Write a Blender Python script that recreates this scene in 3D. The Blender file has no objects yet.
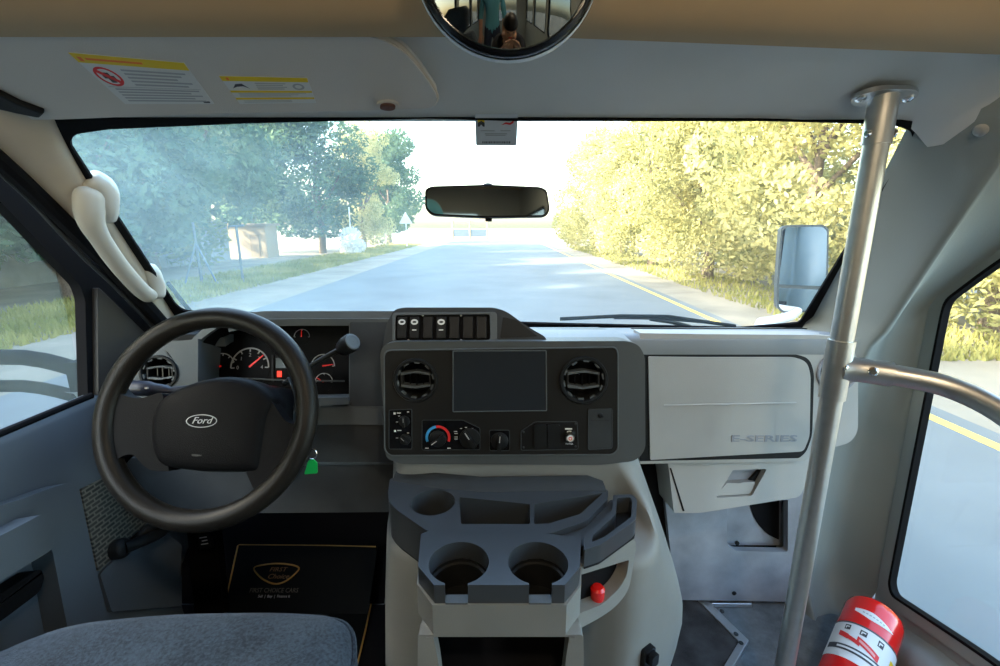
SKY_S, SUN_S, LAMP_W, EXPOSURE = .33, 4.2, 1.0, 2.47
import bpy, math, random
from mathutils import Vector as V, Matrix
from mathutils.geometry import tessellate_polygon
R = random.Random(7)
sc = bpy.context.scene
COL = sc.collection
PI = math.pi
# ------------------------------------------------------------------ camera
CZ = 1.05
FPX = 460.0
TH = math.atan(0.2346)
cam_d = bpy.data.cameras.new('camera'); cam = bpy.data.objects.new('camera', cam_d); COL.objects.link(cam)
cam_d.sensor_width = 36; cam_d.lens = 36 * FPX / 1000; cam_d.clip_start = 0.02; cam_d.clip_end = 2000
cam.location = (0, 0, CZ); cam.rotation_euler = (PI / 2 - TH, 0, 0)
sc.camera = cam
CT, ST = math.cos(TH), math.sin(TH)
EYE = V((0, 0, CZ))
def ray(px, py):
    a = (px - 500) / FPX; b = (333 - py) / FPX
    return V((a, CT + b * ST, -ST + b * CT))
def atY(px, py, y):
    d = ray(px, py); return EYE + d * (y / d.y)
def atX(px, py, x):
    d = ray(px, py); return EYE + d * (x / d.x)
def atZ(px, py, z):
    d = ray(px, py); return EYE + d * ((z - CZ) / d.z)
class Fr:
    """A flat working plane: origin o, in-plane axes x and y, normal z."""
    def __init__(s, o, x, y):
        s.o = V(o); s.x = V(x).normalized(); y = V(y); s.y = (y - s.x * y.dot(s.x)).normalized(); s.z = s.x.cross(s.y)
    def p(s, u, v, w=0): return s.o + s.x * u + s.y * v + s.z * w
    def px(s, a, b, w=0):
        d = ray(a, b); o = s.o + s.z * w; t = (o - EYE).dot(s.z) / d.dot(s.z); q = EYE + d * t - o
        return (q.dot(s.x), q.dot(s.y))
    def pxs(s, pts, w=0): return [s.px(a, b, w) for a, b in pts]
# ------------------------------------------------------------------ materials
def mat(name, col, rough=0.6, metal=0.0, var=0.0, vscale=30, bump=0.0, bscale=400, spec=0.4, coat=0.0, emit=None, es=0, trans=0):
    m = bpy.data.materials.new(name); m.use_nodes = True
    nt = m.node_tree; b = nt.nodes['Principled BSDF']
    b.inputs['Base Color'].default_value = (*col, 1); b.inputs['Roughness'].default_value = rough
    b.inputs['Metallic'].default_value = metal; b.inputs['Specular IOR Level'].default_value = spec
    b.inputs['Coat Weight'].default_value = coat
    if emit: b.inputs['Emission Color'].default_value = (*emit, 1); b.inputs['Emission Strength'].default_value = es
    tc = None
    if var or bump: tc = nt.nodes.new('ShaderNodeTexCoord')
    if var:
        n = nt.nodes.new('ShaderNodeTexNoise'); n.inputs['Scale'].default_value = vscale; n.inputs['Detail'].default_value = 5
        nt.links.new(tc.outputs['Object'], n.inputs['Vector'])
        r = nt.nodes.new('ShaderNodeValToRGB')
        r.color_ramp.elements[0].position = .3; r.color_ramp.elements[1].position = .7
        r.color_ramp.elements[0].color = (*[c * (1 - var) for c in col], 1); r.color_ramp.elements[1].color = (*[min(1, c * (1 + var)) for c in col], 1)
        nt.links.new(n.outputs['Fac'], r.inputs['Fac']); nt.links.new(r.outputs['Color'], b.inputs['Base Color'])
    if bump:
        n = nt.nodes.new('ShaderNodeTexNoise'); n.inputs['Scale'].default_value = bscale; n.inputs['Detail'].default_value = 2
        nt.links.new(tc.outputs['Object'], n.inputs['Vector'])
        k = nt.nodes.new('ShaderNodeBump'); k.inputs['Strength'].default_value = bump; k.inputs['Distance'].default_value = .002
        nt.links.new(n.outputs['Fac'], k.inputs['Height']); nt.links.new(k.outputs['Normal'], b.inputs['Normal'])
    return m
def leafmat(name, c1, c2, tr=.45):
    m = bpy.data.materials.new(name); m.use_nodes = True; nt = m.node_tree; nt.nodes.clear()
    out = nt.nodes.new('ShaderNodeOutputMaterial'); mix = nt.nodes.new('ShaderNodeMixShader'); mix.inputs[0].default_value = tr
    d = nt.nodes.new('ShaderNodeBsdfDiffuse'); t = nt.nodes.new('ShaderNodeBsdfTranslucent')
    tc = nt.nodes.new('ShaderNodeTexCoord'); n = nt.nodes.new('ShaderNodeTexNoise'); n.inputs['Scale'].default_value = .9; n.inputs['Detail'].default_value = 4
    r = nt.nodes.new('ShaderNodeValToRGB'); r.color_ramp.elements[0].position = .35; r.color_ramp.elements[1].position = .65
    r.color_ramp.elements[0].color = (*c1, 1); r.color_ramp.elements[1].color = (*c2, 1)
    L = nt.links.new
    L(tc.outputs['Object'], n.inputs['Vector']); L(n.outputs['Fac'], r.inputs['Fac']); L(r.outputs['Color'], d.inputs['Color']); L(r.outputs['Color'], t.inputs['Color'])
    L(d.outputs[0], mix.inputs[1]); L(t.outputs[0], mix.inputs[2]); L(mix.outputs[0], out.inputs['Surface'])
    return m
def glassmat(name, tint, haze, refl=.9, grad=1.0):
    """Thin vehicle glass: clear, a weak mirror reflection, and dust smears with a painted veil for glare."""
    m = bpy.data.materials.new(name); m.use_nodes = True; nt = m.node_tree; nt.nodes.clear(); N = nt.nodes.new; L = nt.links.new
    out = N('ShaderNodeOutputMaterial'); tr = N('ShaderNodeBsdfTransparent'); tr.inputs[0].default_value = (*tint, 1)
    gl = N('ShaderNodeBsdfGlossy'); gl.inputs['Roughness'].default_value = .02
    fr = N('ShaderNodeFresnel'); fr.inputs['IOR'].default_value = 1.3
    mu = N('ShaderNodeMath'); mu.operation = 'MULTIPLY'; mu.inputs[1].default_value = refl; L(fr.outputs[0], mu.inputs[0])
    ge = N('ShaderNodeNewGeometry'); nb = N('ShaderNodeMath'); nb.operation = 'SUBTRACT'; nb.inputs[0].default_value = 1; L(ge.outputs['Backfacing'], nb.inputs[1])
    mb = N('ShaderNodeMath'); mb.operation = 'MULTIPLY'; L(mu.outputs[0], mb.inputs[0]); L(nb.outputs[0], mb.inputs[1]); mu = mb
    mx = N('ShaderNodeMixShader'); L(mu.outputs[0], mx.inputs[0]); L(tr.outputs[0], mx.inputs[1]); L(gl.outputs[0], mx.inputs[2])
    di = N('ShaderNodeBsdfTranslucent'); di.inputs[0].default_value = (.74, .97, .93, 1)  # teal veil imitates glare and dash reflections, denser on the driver side
    tc = N('ShaderNodeTexCoord'); n = N('ShaderNodeTexNoise'); n.inputs['Scale'].default_value = 4; n.inputs['Detail'].default_value = 6; n.inputs['Distortion'].default_value = .8
    L(tc.outputs['Object'], n.inputs['Vector'])
    mr = N('ShaderNodeMapRange'); mr.inputs[1].default_value = .3; mr.inputs[2].default_value = .75; mr.inputs[3].default_value = haze * .6; mr.inputs[4].default_value = haze * 1.5
    L(n.outputs['Fac'], mr.inputs[0])
    sx = N('ShaderNodeSeparateXYZ'); L(tc.outputs['Object'], sx.inputs[0]); gr = N('ShaderNodeMapRange'); gr.inputs[1].default_value = -.75; gr.inputs[2].default_value = .25; gr.inputs[3].default_value = 1.0; gr.inputs[4].default_value = grad; L(sx.outputs['X'], gr.inputs[0])
    gm = N('ShaderNodeMath'); gm.operation = 'MULTIPLY'; L(mr.outputs[0], gm.inputs[0]); L(gr.outputs[0], gm.inputs[1])
    m2 = N('ShaderNodeMixShader'); L(gm.outputs[0], m2.inputs[0]); L(mx.outputs[0], m2.inputs[1]); L(di.outputs[0], m2.inputs[2])
    L(m2.outputs[0], out.inputs['Surface'])
    return m
M = {
 'dash': mat('dark grey dash plastic', (.042, .047, .051), .5, spec=.16, var=.06, bump=.25, bscale=900),
 'pad': mat('soft grey dash pad', (.085, .098, .106), .5, var=.05, bump=.3, bscale=700),
 'lgrey': mat('light grey cabin plastic', (.37, .37, .355), .5, var=.05, vscale=9, bump=.25, bscale=800),
 'cover': mat('mid grey cover plastic', (.215, .22, .212), .5, var=.06, vscale=8, bump=.25, bscale=800),
 'kick': mat('scuffed blue grey kick panel', (.24, .255, .285), .6, var=.25, vscale=11, bump=.2),
 'wall': mat('pale grey green side wall', (.25, .28, .272), .6, var=.04, vscale=5, bump=.15, bscale=500),
 'header': mat('grey roof header lining', (.66, .65, .615), .8, var=.05, vscale=6, bump=.3, bscale=1200),
 'tan': mat('tan roof trim', (.46, .33, .19), .65, var=.06, vscale=4),
 'visor': mat('warm grey visor vinyl', (.62, .575, .52), .7, bump=.4, bscale=1000),
 'beige': mat('beige pillar trim', (.50, .43, .34), .55, var=.03, bump=.15, bscale=600),
 'offwhite': mat('off white grab handle', (.50, .47, .41), .45),
 'door': mat('blue grey door plastic', (.09, .11, .132), .5, var=.05, vscale=7, bump=.25, bscale=800),
 'black': mat('black plastic', (.008, .008, .009), .5, bump=.1, spec=.25),
 'satin': mat('satin black plastic', (.013, .014, .015), .42, spec=.16, bump=.2, bscale=900),
 'gloss': mat('glossy black', (.005, .005, .006), .25, spec=.25),
 'bezel': mat('charcoal control panel plastic', (.017, .0165, .016), .4, spec=.16, bump=.2, bscale=1000),
 'screen': mat('unlit screen glass', (.022, .026, .032), .22),
 'rubber': mat('black rubber', (.005, .005, .006), .8, spec=.12),
 'wheel': mat('worn black wheel vinyl', (.011, .0095, .008), .36, var=.25, vscale=14, bump=.25, bscale=500, spec=.2),
 'hub': mat('black hub vinyl', (.007, .007, .008), .5, bump=.3, bscale=700, spec=.07),
 'steel': mat('brushed steel tube', (.58, .56, .53), .36, 1.0, var=.05, vscale=60),
 'chrome': mat('bright chrome', (.75, .74, .72), .12, 1.0),
 'mirror': mat('mirror glass', (.80, .83, .83), .015, 1.0), 'convex': mat('dim convex mirror glass', (.40, .41, .41), .02, 1.0),
 'mirrordark': mat('dimmed mirror glass', (.75, .76, .76), .03, 1.0),
 'white': mat('white print', (.75, .76, .75), .6),
 'cream': mat('off white label paper', (.68, .68, .66), .55),
 'yellow': mat('yellow print', (.80, .56, .02), .5),
 'red': mat('glossy red enamel', (.72, .012, .01), .22, coat=.5),
 'redprint': mat('red print', (.72, .03, .03), .5),
 'orange': mat('orange print', (.85, .2, .03), .5),
 'blue': mat('blue print', (.05, .35, .75), .5),
 'grey': mat('grey print', (.38, .39, .40), .6),
 'dprint': mat('dark print', (.06, .06, .065), .6),
 'gold': mat('dull gold print', (.50, .28, .07), .45, metal=.4),
 'green': mat('green plastic tag', (.01, .5, .1), .4),
 'fabric': None, 'floor': None,
 'carpet': mat('worn dark carpet', (.04, .04, .042), .95, var=.5, vscale=18, bump=.8, bscale=600),
 'alu': mat('bare aluminium strip', (.62, .64, .66), .35, .9),
 'needle': mat('lit red needle', (.6, .01, .01), .4, emit=(1, .02, .01), es=.06),
 'glow': mat('lit red warning lamp', (.6, .01, .01), .4, emit=(1, .04, .01), es=.25),
 'lcd': mat('dim grey display', (.05, .065, .06), .2),
 'ground': None, 'road': None, 'shirt': mat('teal cotton', (.10, .33, .42), .85), 'navy': mat('dark navy cotton', (.012, .013, .02), .85),
 'skin': mat('skin', (.48, .25, .16), .5), 'hair': mat('dark hair', (.008, .006, .006), .5), 'jeans': mat('dark denim', (.03, .04, .07), .85),
 'paint': mat('white vehicle paint', (.72, .74, .74), .25, coat=.5),
 'bark': mat('grey brown bark', (.16, .12, .085), .9, var=.3, bump=.6, bscale=30),
 'sand': mat('pale sandy wall', (.30, .23, .15), .85, var=.1), 'clusterface': mat('matt black dial face', (.005, .005, .006), .5, spec=.06), 'silver': mat('silver print', (.42, .43, .44), .35),
 'galv': mat('galvanised post', (.12, .15, .18), .5, .5),
 'concrete': mat('grey block wall', (.24, .25, .25), .9, var=.15, vscale=2),
 'lamp': mat('lit lamp lens', (.8, .75, .6), .4, emit=(1, .82, .55), es=14),
}
def fabric():
    m = mat('blue grey velour', (.07, .085, .105), .95, bump=.7, bscale=900)
    nt = m.node_tree; b = nt.nodes['Principled BSDF']; b.inputs['Sheen Weight'].default_value = .15; b.inputs['Sheen Tint'].default_value = (.6, .75, .95, 1)
    N = nt.nodes.new; L = nt.links.new
    tc = N('ShaderNodeTexCoord'); a = N('ShaderNodeTexNoise'); a.inputs['Scale'].default_value = 240; a.inputs['Detail'].default_value = 4
    c = N('ShaderNodeTexNoise'); c.inputs['Scale'].default_value = 9; L(tc.outputs['Object'], a.inputs['Vector']); L(tc.outputs['Object'], c.inputs['Vector'])
    ad = N('ShaderNodeMath'); ad.operation = 'MULTIPLY_ADD'; ad.inputs[1].default_value = .6; L(a.outputs['Fac'], ad.inputs[0])
    ml = N('ShaderNodeMath'); ml.operation = 'MULTIPLY'; ml.inputs[1].default_value = .4; L(c.outputs['Fac'], ml.inputs[0]); L(ml.outputs[0], ad.inputs[2])
    r = N('ShaderNodeValToRGB'); r.color_ramp.elements[0].position = .38; r.color_ramp.elements[1].position = .64
    r.color_ramp.elements[0].color = (.008, .013, .021, 1); r.color_ramp.elements[1].color = (.042, .062, .085, 1)
    L(ad.outputs[0], r.inputs['Fac']); L(r.outputs['Color'], b.inputs['Base Color'])
    return m
M['fabric'] = fabric()
def floormat():
    m = mat('scuffed grey vinyl floor', (.22, .25, .28), .38, bump=.1)
    nt = m.node_tree; b = nt.nodes['Principled BSDF']; N = nt.nodes.new; L = nt.links.new
    tc = N('ShaderNodeTexCoord'); a = N('ShaderNodeTexNoise'); a.inputs['Scale'].default_value = 12; a.inputs['Detail'].default_value = 8; a.inputs['Roughness'].default_value = .75
    L(tc.outputs['Object'], a.inputs['Vector'])
    r = N('ShaderNodeValToRGB'); e = r.color_ramp.elements; e[0].position = .3; e[0].color = (.075, .085, .095, 1); e[1].position = .68; e[1].color = (.22, .25, .27, 1)
    x = e.new(.76); x.color = (.5, .53, .55, 1)
    L(a.outputs['Fac'], r.inputs['Fac']); L(r.outputs['Color'], b.inputs['Base Color']); return m
M['floor'] = floormat()
def asphalt():
    m = mat('worn grey asphalt', (.135, .147, .147), .85, var=.12, vscale=.8, bump=.6, bscale=40); return m
M['road'] = asphalt()
M['ground'] = mat('dry sandy ground', (.24, .21, .16), .95, var=.25, vscale=.7, bump=.5, bscale=8)
def grillemat():
    m = mat('woven slot speaker grille', (.17, .165, .15), .55)
    nt = m.node_tree; b = nt.nodes['Principled BSDF']; N = nt.nodes.new; L = nt.links.new
    tc = N('ShaderNodeTexCoord'); s = N('ShaderNodeSeparateXYZ'); c = N('ShaderNodeCombineXYZ'); L(tc.outputs['Object'], s.inputs[0])
    L(s.outputs['Y'], c.inputs['X']); L(s.outputs['Z'], c.inputs['Y'])
    br = N('ShaderNodeTexBrick'); br.inputs['Scale'].default_value = 1; br.inputs['Brick Width'].default_value = .022; br.inputs['Row Height'].default_value = .0085
    br.inputs['Mortar Size'].default_value = .0018; br.inputs['Color1'].default_value = (.028, .028, .026, 1); br.inputs['Color2'].default_value = (.05, .048, .042, 1); br.inputs['Mortar'].default_value = (.15, .145, .12, 1)
    L(c.outputs[0], br.inputs['Vector']); L(br.outputs['Color'], b.inputs['Base Color'])
    return m
M['grille'] = grillemat()
M['glass'] = glassmat('veiled windscreen glass', (.95, .985, .975), .085, .9, .10)  # smears plus a painted veil of reflected glare
M['sideglass'] = glassmat('side window glass', (.93, .97, .965), .012)
M['busglass'] = glassmat('tinted bus window glass', (.35, .37, .37), .01)
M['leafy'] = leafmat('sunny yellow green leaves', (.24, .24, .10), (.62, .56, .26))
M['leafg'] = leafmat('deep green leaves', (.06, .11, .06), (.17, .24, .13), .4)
M['leafp'] = leafmat('pale sunlit green leaves', (.13, .18, .10), (.28, .30, .14), .4)  # warm sunlit patches put into the paler leaf colour
M['grass'] = leafmat('dry verge grass', (.22, .23, .07), (.42, .38, .14), .3)
# ------------------------------------------------------------------ geometry helpers: each returns (verts, faces)
def plate(f, loops, w0, w1):
    """Solid slab in frame f; loops[0] the outline, the rest holes; from height w0 to w1."""
    def area(l): return sum(a[0] * b[1] - b[0] * a[1] for a, b in zip(l, l[1:] + l[:1]))
    ls = []
    for k, l in enumerate(loops):
        l = list(l); ar = area(l)
        if (k == 0) != (ar > 0): l.reverse()
        ls.append(l)
    flat = [q for l in ls for q in l]; n = len(flat)
    tris = tessellate_polygon([[V((a, b, 0)) for a, b in l] for l in ls])
    vs = [f.p(a, b, w1) for a, b in flat] + [f.p(a, b, w0) for a, b in flat]
    fs = []
    for t in tris:
        a, b, c = t
        cr = (flat[b][0] - flat[a][0]) * (flat[c][1] - flat[a][1]) - (flat[b][1] - flat[a][1]) * (flat[c][0] - flat[a][0])
        if abs(cr) < 1e-14: pass
        if cr < 0: a, c = c, a
        fs.append((a, b, c)); fs.append((c + n, b + n, a + n))
    s = 0
    for l in ls:
        k = len(l)
        for i in range(k):
            a = s + i; b = s + (i + 1) % k
            fs.append((a, a + n, b + n, b))
        s += k
    return vs, fs
def rp(pts, r, n=5):
    """Fillet the corners of a polygon."""
    out = []; k = len(pts)
    for i in range(k):
        p0, p1, p2 = V(pts[i - 1]), V(pts[i]), V(pts[(i + 1) % k])
        a = p0 - p1; b = p2 - p1; rr = r[i] if isinstance(r, (list, tuple)) else r
        t = min(rr, a.length * .48, b.length * .48)
        if t < 1e-6: out.append(tuple(p1)); continue
        s = p1 + a.normalized() * t; e = p1 + b.normalized() * t
        for j in range(n + 1):
            x = j / n; q = s * (1 - x) ** 2 + p1 * 2 * x * (1 - x) + e * x * x
            out.append((q.x, q.y))
    return out
def rect(u, v, w, h, r=0, n=4):
    pts = [(u - w / 2, v - h / 2), (u + w / 2, v - h / 2), (u + w / 2, v + h / 2), (u - w / 2, v + h / 2)]
    return rp(pts, r, n) if r else pts
def circ(u, v, r, n=28, r2=None): return [(u + r * math.cos(2 * PI * i / n), v + (r2 or r) * math.sin(2 * PI * i / n)) for i in range(n)]
def arc(u, v, r0, r1, a0, a1, n=24):
    o = [(u + r1 * math.cos(a0 + (a1 - a0) * i / n), v + r1 * math.sin(a0 + (a1 - a0) * i / n)) for i in range(n + 1)]
    return o + [(u + r0 * math.cos(a1 + (a0 - a1) * i / n), v + r0 * math.sin(a1 + (a0 - a1) * i / n)) for i in range(n + 1)]
def cr(pts, n=6, closed=False):
    """Catmull-Rom through points."""
    pts = [V(p) for p in pts]; k = len(pts); out = []
    for i in range(k if closed else k - 1):
        if closed: a, b, c, d = pts[i - 1], pts[i], pts[(i + 1) % k], pts[(i + 2) % k]
        else: a, b, c, d = pts[max(i - 1, 0)], pts[i], pts[i + 1], pts[min(i + 2, k - 1)]
        for j in range(n):
            t = j / n
            out.append(.5 * ((2 * b) + (c - a) * t + (2 * a - 5 * b + 4 * c - d) * t * t + (3 * b - a - 3 * c + d) * t ** 3))
    if not closed: out.append(pts[-1])
    return out
def loft(rows, closed=False, caps=False):
    n = len(rows[0]); vs = [V(p) for r in rows for p in r]; fs = []
    for i in range(len(rows) - 1):
        for j in range(n if closed else n - 1):
            a = i * n + j; b = i * n + (j + 1) % n
            fs.append((a, b, b + n, a + n))
    if caps: fs.append(tuple(range(n - 1, -1, -1))); fs.append(tuple(range((len(rows) - 1) * n, len(rows) * n)))
    return vs, fs
def tube(path, r, n=14, closed=False, caps=True, flat=1.0):
    path = [V(p) for p in path]; k = len(path); rows = []; nrm = None
    for i, p in enumerate(path):
        if closed: t = path[(i + 1) % k] - path[i - 1]
        else: t = path[min(i + 1, k - 1)] - path[max(i - 1, 0)]
        t.normalize()
        if nrm is None: nrm = t.orthogonal().normalized() if abs(t.z) > .9 else t.cross(V((0, 0, 1))).normalized()
        nrm = (nrm - t * nrm.dot(t)).normalized(); b = t.cross(nrm)
        rr = r[i] if isinstance(r, (list, tuple)) else r
        rows.append([p + nrm * rr * math.cos(2 * PI * j / n) + b * rr * flat * math.sin(2 * PI * j / n) for j in range(n)])
    if closed:
        # match the last ring to the first to hide twist
        rows.append(rows[0]); return loft(rows, True)
    return loft(rows, True, caps)
def lathe(f, prof, n=28, caps=True, u=0, v=0):
    rows = [[f.p(u + r * math.cos(2 * PI * j / n), v + r * math.sin(2 * PI * j / n), w) for j in range(n)] for r, w in prof]
    return loft(rows, True, caps)
def boxc(c, s):
    f = Fr(c, (1, 0, 0), (0, 1, 0)); return plate(f, [rect(0, 0, s[0], s[1])], -s[2] / 2, s[2] / 2)
def thick(rows, d):
    """A lofted skin given thickness along vector d (closed all round)."""
    d = V(d); a = [[V(p) for p in r] for r in rows]; b = [[p + d for p in r] for r in a]
    vs, fs = loft(a); n = len(vs); v2, f2 = loft(b); fs = list(fs) + [tuple(i + n for i in reversed(q)) for q in f2]; vs = vs + v2
    R_, C_ = len(rows), len(rows[0]); edge = [(0, j) for j in range(C_)] + [(i, C_ - 1) for i in range(1, R_)] + [(R_ - 1, j) for j in range(C_ - 2, -1, -1)] + [(i, 0) for i in range(R_ - 2, 0, -1)]
    for (i, j), (k, l) in zip(edge, edge[1:] + edge[:1]):
        p, q = i * C_ + j, k * C_ + l; fs.append((q, p, p + n, q + n))
    return vs, fs
def text(s, size, f, u, v, ext=.0003, w=0, shear=0, align='CENTER', sx=1.0, off=0.0):
    c = bpy.data.curves.new('t', 'FONT'); c.body = s; c.size = size; c.extrude = ext; c.shear = shear; c.align_x = align; c.align_y = 'CENTER'; c.offset = off; c.resolution_u = 2
    o = bpy.data.objects.new('t', c); COL.objects.link(o)
    me = bpy.data.meshes.new_from_object(o.evaluated_get(bpy.context.evaluated_depsgraph_get()))
    vs = [f.p(u + q.co.x * sx, v + q.co.y, w + q.co.z) for q in me.vertices]; fs = [tuple(p.vertices) for p in me.polygons]
    bpy.data.objects.remove(o); bpy.data.curves.remove(c); bpy.data.meshes.remove(me)
    return vs, fs
def obj(name, geo, mats, parent=None, bevel=0, seg=2, ang=35, sub=0, loc=None, solid=0):
    """geo: list of (verts, faces) or (verts, faces, material index) -> ONE mesh object."""
    if not isinstance(geo, list): geo = [geo]
    if not isinstance(mats, (list, tuple)): mats = [mats]
    vs, fs, mi = [], [], []
    for g in geo:
        k = len(vs); vs += [tuple(p) for p in g[0]]
        for q in g[1]: fs.append(tuple(i + k for i in q)); mi.append(g[2] if len(g) > 2 else 0)
    me = bpy.data.meshes.new(name); me.from_pydata(vs, [], fs)
    for m in mats: me.materials.append(M[m] if isinstance(m, str) else m)
    me.polygons.foreach_set('material_index', mi); me.polygons.foreach_set('use_smooth', [True] * len(fs))
    me.update()
    if not bevel and ang < 180: me.set_sharp_from_angle(angle=math.radians(ang))
    o = bpy.data.objects.new(name, me); COL.objects.link(o)
    if parent is not None:
        o.parent = parent; o.matrix_parent_inverse = WM[parent.name].inverted() if parent.name in WM else Matrix()
    if loc: o.location = loc
    if solid: s = o.modifiers.new('thickness', 'SOLIDIFY'); s.thickness = solid; s.offset = -1
    if bevel:
        b = o.modifiers.new('edge', 'BEVEL'); b.width = bevel; b.segments = seg; b.limit_method = 'ANGLE'; b.angle_limit = math.radians(40); b.harden_normals = True
    if sub: s = o.modifiers.new('smooth', 'SUBSURF'); s.levels = sub; s.render_levels = sub
    return o
WM = {}
def thing(name, label, cat, loc=(0, 0, 0), group=None):
    o = bpy.data.objects.new(name, None); COL.objects.link(o); o.location = loc; o.empty_display_size = .05
    WM[o.name] = Matrix.Translation(V(loc)); return tag(o, label, cat, group)
def tag(o, label, cat, group=None, kind=None):
    o['label'] = label; o['category'] = cat
    if group: o['group'] = group
    if kind: o['kind'] = kind
    return o
def struct(o, label=None):
    o['kind'] = 'structure'
    if label: o['label'] = label
    return o
def recentre(o):
    """Put a single-mesh object's origin at the middle of its own mesh."""
    me = o.data; c = sum((v.co for v in me.vertices), V()) / len(me.vertices)
    for v in me.vertices: v.co -= c
    o.location = c; return o
# ================================================================== THE CAB SHELL
WS = Fr((0, .81, 1.22), (1, 0, 0), (0, -.39, .43))        # windscreen plane, normal into the cab
HD = Fr((0, .81, 1.22), (1, 0, 0), (0, -1, .57))          # roof header plane, normal down
def ws(px, py, w=0): return WS.p(*WS.px(px, py, w), w)
# ---- floor
struct(obj('floor', [plate(Fr((0, 0, 0), (1, 0, 0), (0, 1, 0)), [[(-.95, -3.0), (1.12, -3.0), (1.12, 1.15), (-.95, 1.45)]], -.05, 0)], 'floor'))
# bulkhead ahead of the feet
struct(obj('wall_front', [plate(Fr((0, 1.46, .4), (1, 0, 0), (0, 0, 1)), [[(-.95, -.45), (-.22, -.45), (-.22, .32), (-.95, .32)]], -.03, 0),
                          plate(Fr((0, 1.16, .4), (1, 0, 0), (0, 0, 1)), [[(.3, -.45), (.86, -.45), (.86, .32), (.3, .32)]], -.03, 0),
                          plate(Fr((-.25, 1.32, .36), (0, 1, 0), (0, 0, 1)), [rect(0, 0, .36, .72)], -.01, .01), plate(Fr((.335, 1.32, .36), (0, 1, 0), (0, 0, 1)), [rect(0, 0, .36, .72)], -.01, .01),
          loft([[(-.95, 1.10, .0), (-.33, 1.10, .0)], [(-.95, 1.30, .16), (-.33, 1.30, .16)], [(-.95, 1.45, .5), (-.33, 1.45, .5)]])], 'rubber'))
# ---- roof header above the windscreen (slopes back and up), then the raised roof cap
hy = [(.818, 1.2165), (.810, 1.2205), (.80, 1.2257), (.76, 1.2485), (.72, 1.271), (.68, 1.2941), (.652, 1.310)]
def smoothstep(a, b, x):
    t = max(0, min(1, (x - a) / (b - a))); return t * t * (3 - 2 * t)
def hit(o, px, py):
    bpy.context.view_layer.update(); r = o.ray_cast(EYE, ray(px, py).normalized()); return (r[1], r[2]) if r[0] else (None, None)
xs = [-1.02 + 2.16 * i / 120 for i in range(121)]
ce = obj('ceiling', [thick([[(x, y, z - (.056 * smoothstep(.655, .745, x) + .03 * smoothstep(.7, 1.0, x)) * smoothstep(.655, .79, y)) for x in xs] for y, z in hy], (0, .012, .02))], 'header', ang=60)
struct(ce)
def lip(x):      # the trim lip sags a little towards the right
    return 0.0 if x < 0 else .0
cap = [(.655, 1.318), (.664, 1.292), (.656, 1.283), (.640, 1.290), (.628, 1.302), (.616, 1.318), (.606, 1.345), (.585, 1.45), (.55, 1.62), (.48, 1.76), (.36, 1.86), (.1, 1.9), (-3.0, 1.9)]
def capx(x, y, z):
    k = max(0, min(1, (x - .05) / .95))
    return (x, y + .035 * k, z - .020 * k) if y > .5 else (x, y, z)
struct(obj('trim_1', [thick([[capx(x, y, z) for x in xs] for y, z in cap], (0, .008, .02))], 'tan', ang=60), None)
# ---- windscreen
gl = [(64, 124), (250, 114), (430, 108), (520, 108), (760, 112), (926, 122), (918, 150), (806, 330), (740, 338), (560, 332), (330, 325), (176, 318), (160, 300), (66, 140)]
glp = WS.pxs(gl)
w1 = struct(obj('window_1', [plate(WS, [rp(glp, .02)], -.006, -.0015)], 'glass'))
inn = WS.pxs([(76, 133), (110, 128), (250, 122), (430, 117), (520, 117), (760, 118.5), (890, 123), (911, 130), (911, 140), (799, 322), (740, 327), (560, 323), (330, 316), (184, 310), (176, 304), (70, 142)])
obj('window_seal', [plate(WS, [rp([(a * 1.035 + (.004 if a < 0 else .0), min(b * 1.03 + .012, .001 if a < -.02 else -.0035)) for a, b in glp], .01), rp(inn, .012)], -.0012, .004)], 'rubber', w1)
# ---- right A pillar and side wall: rows by height, each from the glass edge round to the window
WX = 1.0
def rrow(z):
    t = min(1, max(0, (z - .80) / .42))            # 0 at dash height, 1 at the roof
    k = 0 if z > .80 else (.80 - z)
    c0 = V((.815 - .138 * t, 1.195 - .378 * t, z)); 
    if z < .80: c0 = V((.80, 1.195 - .04 * min(1, k / .3), z))
    dy = .19 - .07 * t
    c1 = V((c0.x + .03 + .05 * t, c0.y - dy, z))
    yf = 1.055 if z < .87 else 1.055 - (z - .87) * .97
    if z < .80:
        s = min(1, k / .25); c1 = V((.835 + .02 * s, 1.01 + .085 * s, z))
    c3 = V((WX - .012, yf + .005, z)); c4 = V((WX, yf - .022, z))
    c1b = c1 + V((.032, .030 * min(1, (t + .35)), 0)); c2 = c1b * .45 + c3 * .55 + V((.0, .012 + .02 * (1 - t), 0))
    c05 = (c0 + c1) / 2 + V((.002, -.004, 0))
    return [c0, c05, c1, c1b, c2, c3, c4]
zz = [0, .03, .06, .1, .2, .35, .5, .62, .72, .78, .82, .86, .9, .95, 1.0, 1.06, 1.12, 1.18, 1.22, 1.26, 1.29]
rows = []
for z in zz:
    r = rrow(z)
    if z < .08:                                    # the foot of the wall swells out into a ledge
        q = 1 - z / .08; r[2] += V((-.0, -.05 * q, 0)); r[3] += V((-.01, -.05 * q, 0)); r[4] += V((-.012, -.05 * q, 0)); r[5] += V((-.012, -.05 * q, 0)); r[6] += V((-.02, -.01 * q, 0))
    rows.append(cr(r, 5))
RW = Fr((WX, 0, 0), (0, -1, 0), (0, 0, 1))         # right wall plane seen from inside: u = -y, v = z, normal -x
win = [(-1.02, .855), (-1.018, .888), (-.945, .965), (-.80, 1.10), (-.70, 1.165), (.18, 1.18), (.22, 1.15), (.22, .24), (-.72, .196), (-.985, .132), (-1.0, .155)]
winr = rp(win, [.02, .03, .03, .1, .08, .05, .05, .05, .1, .03, .03])
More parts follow.
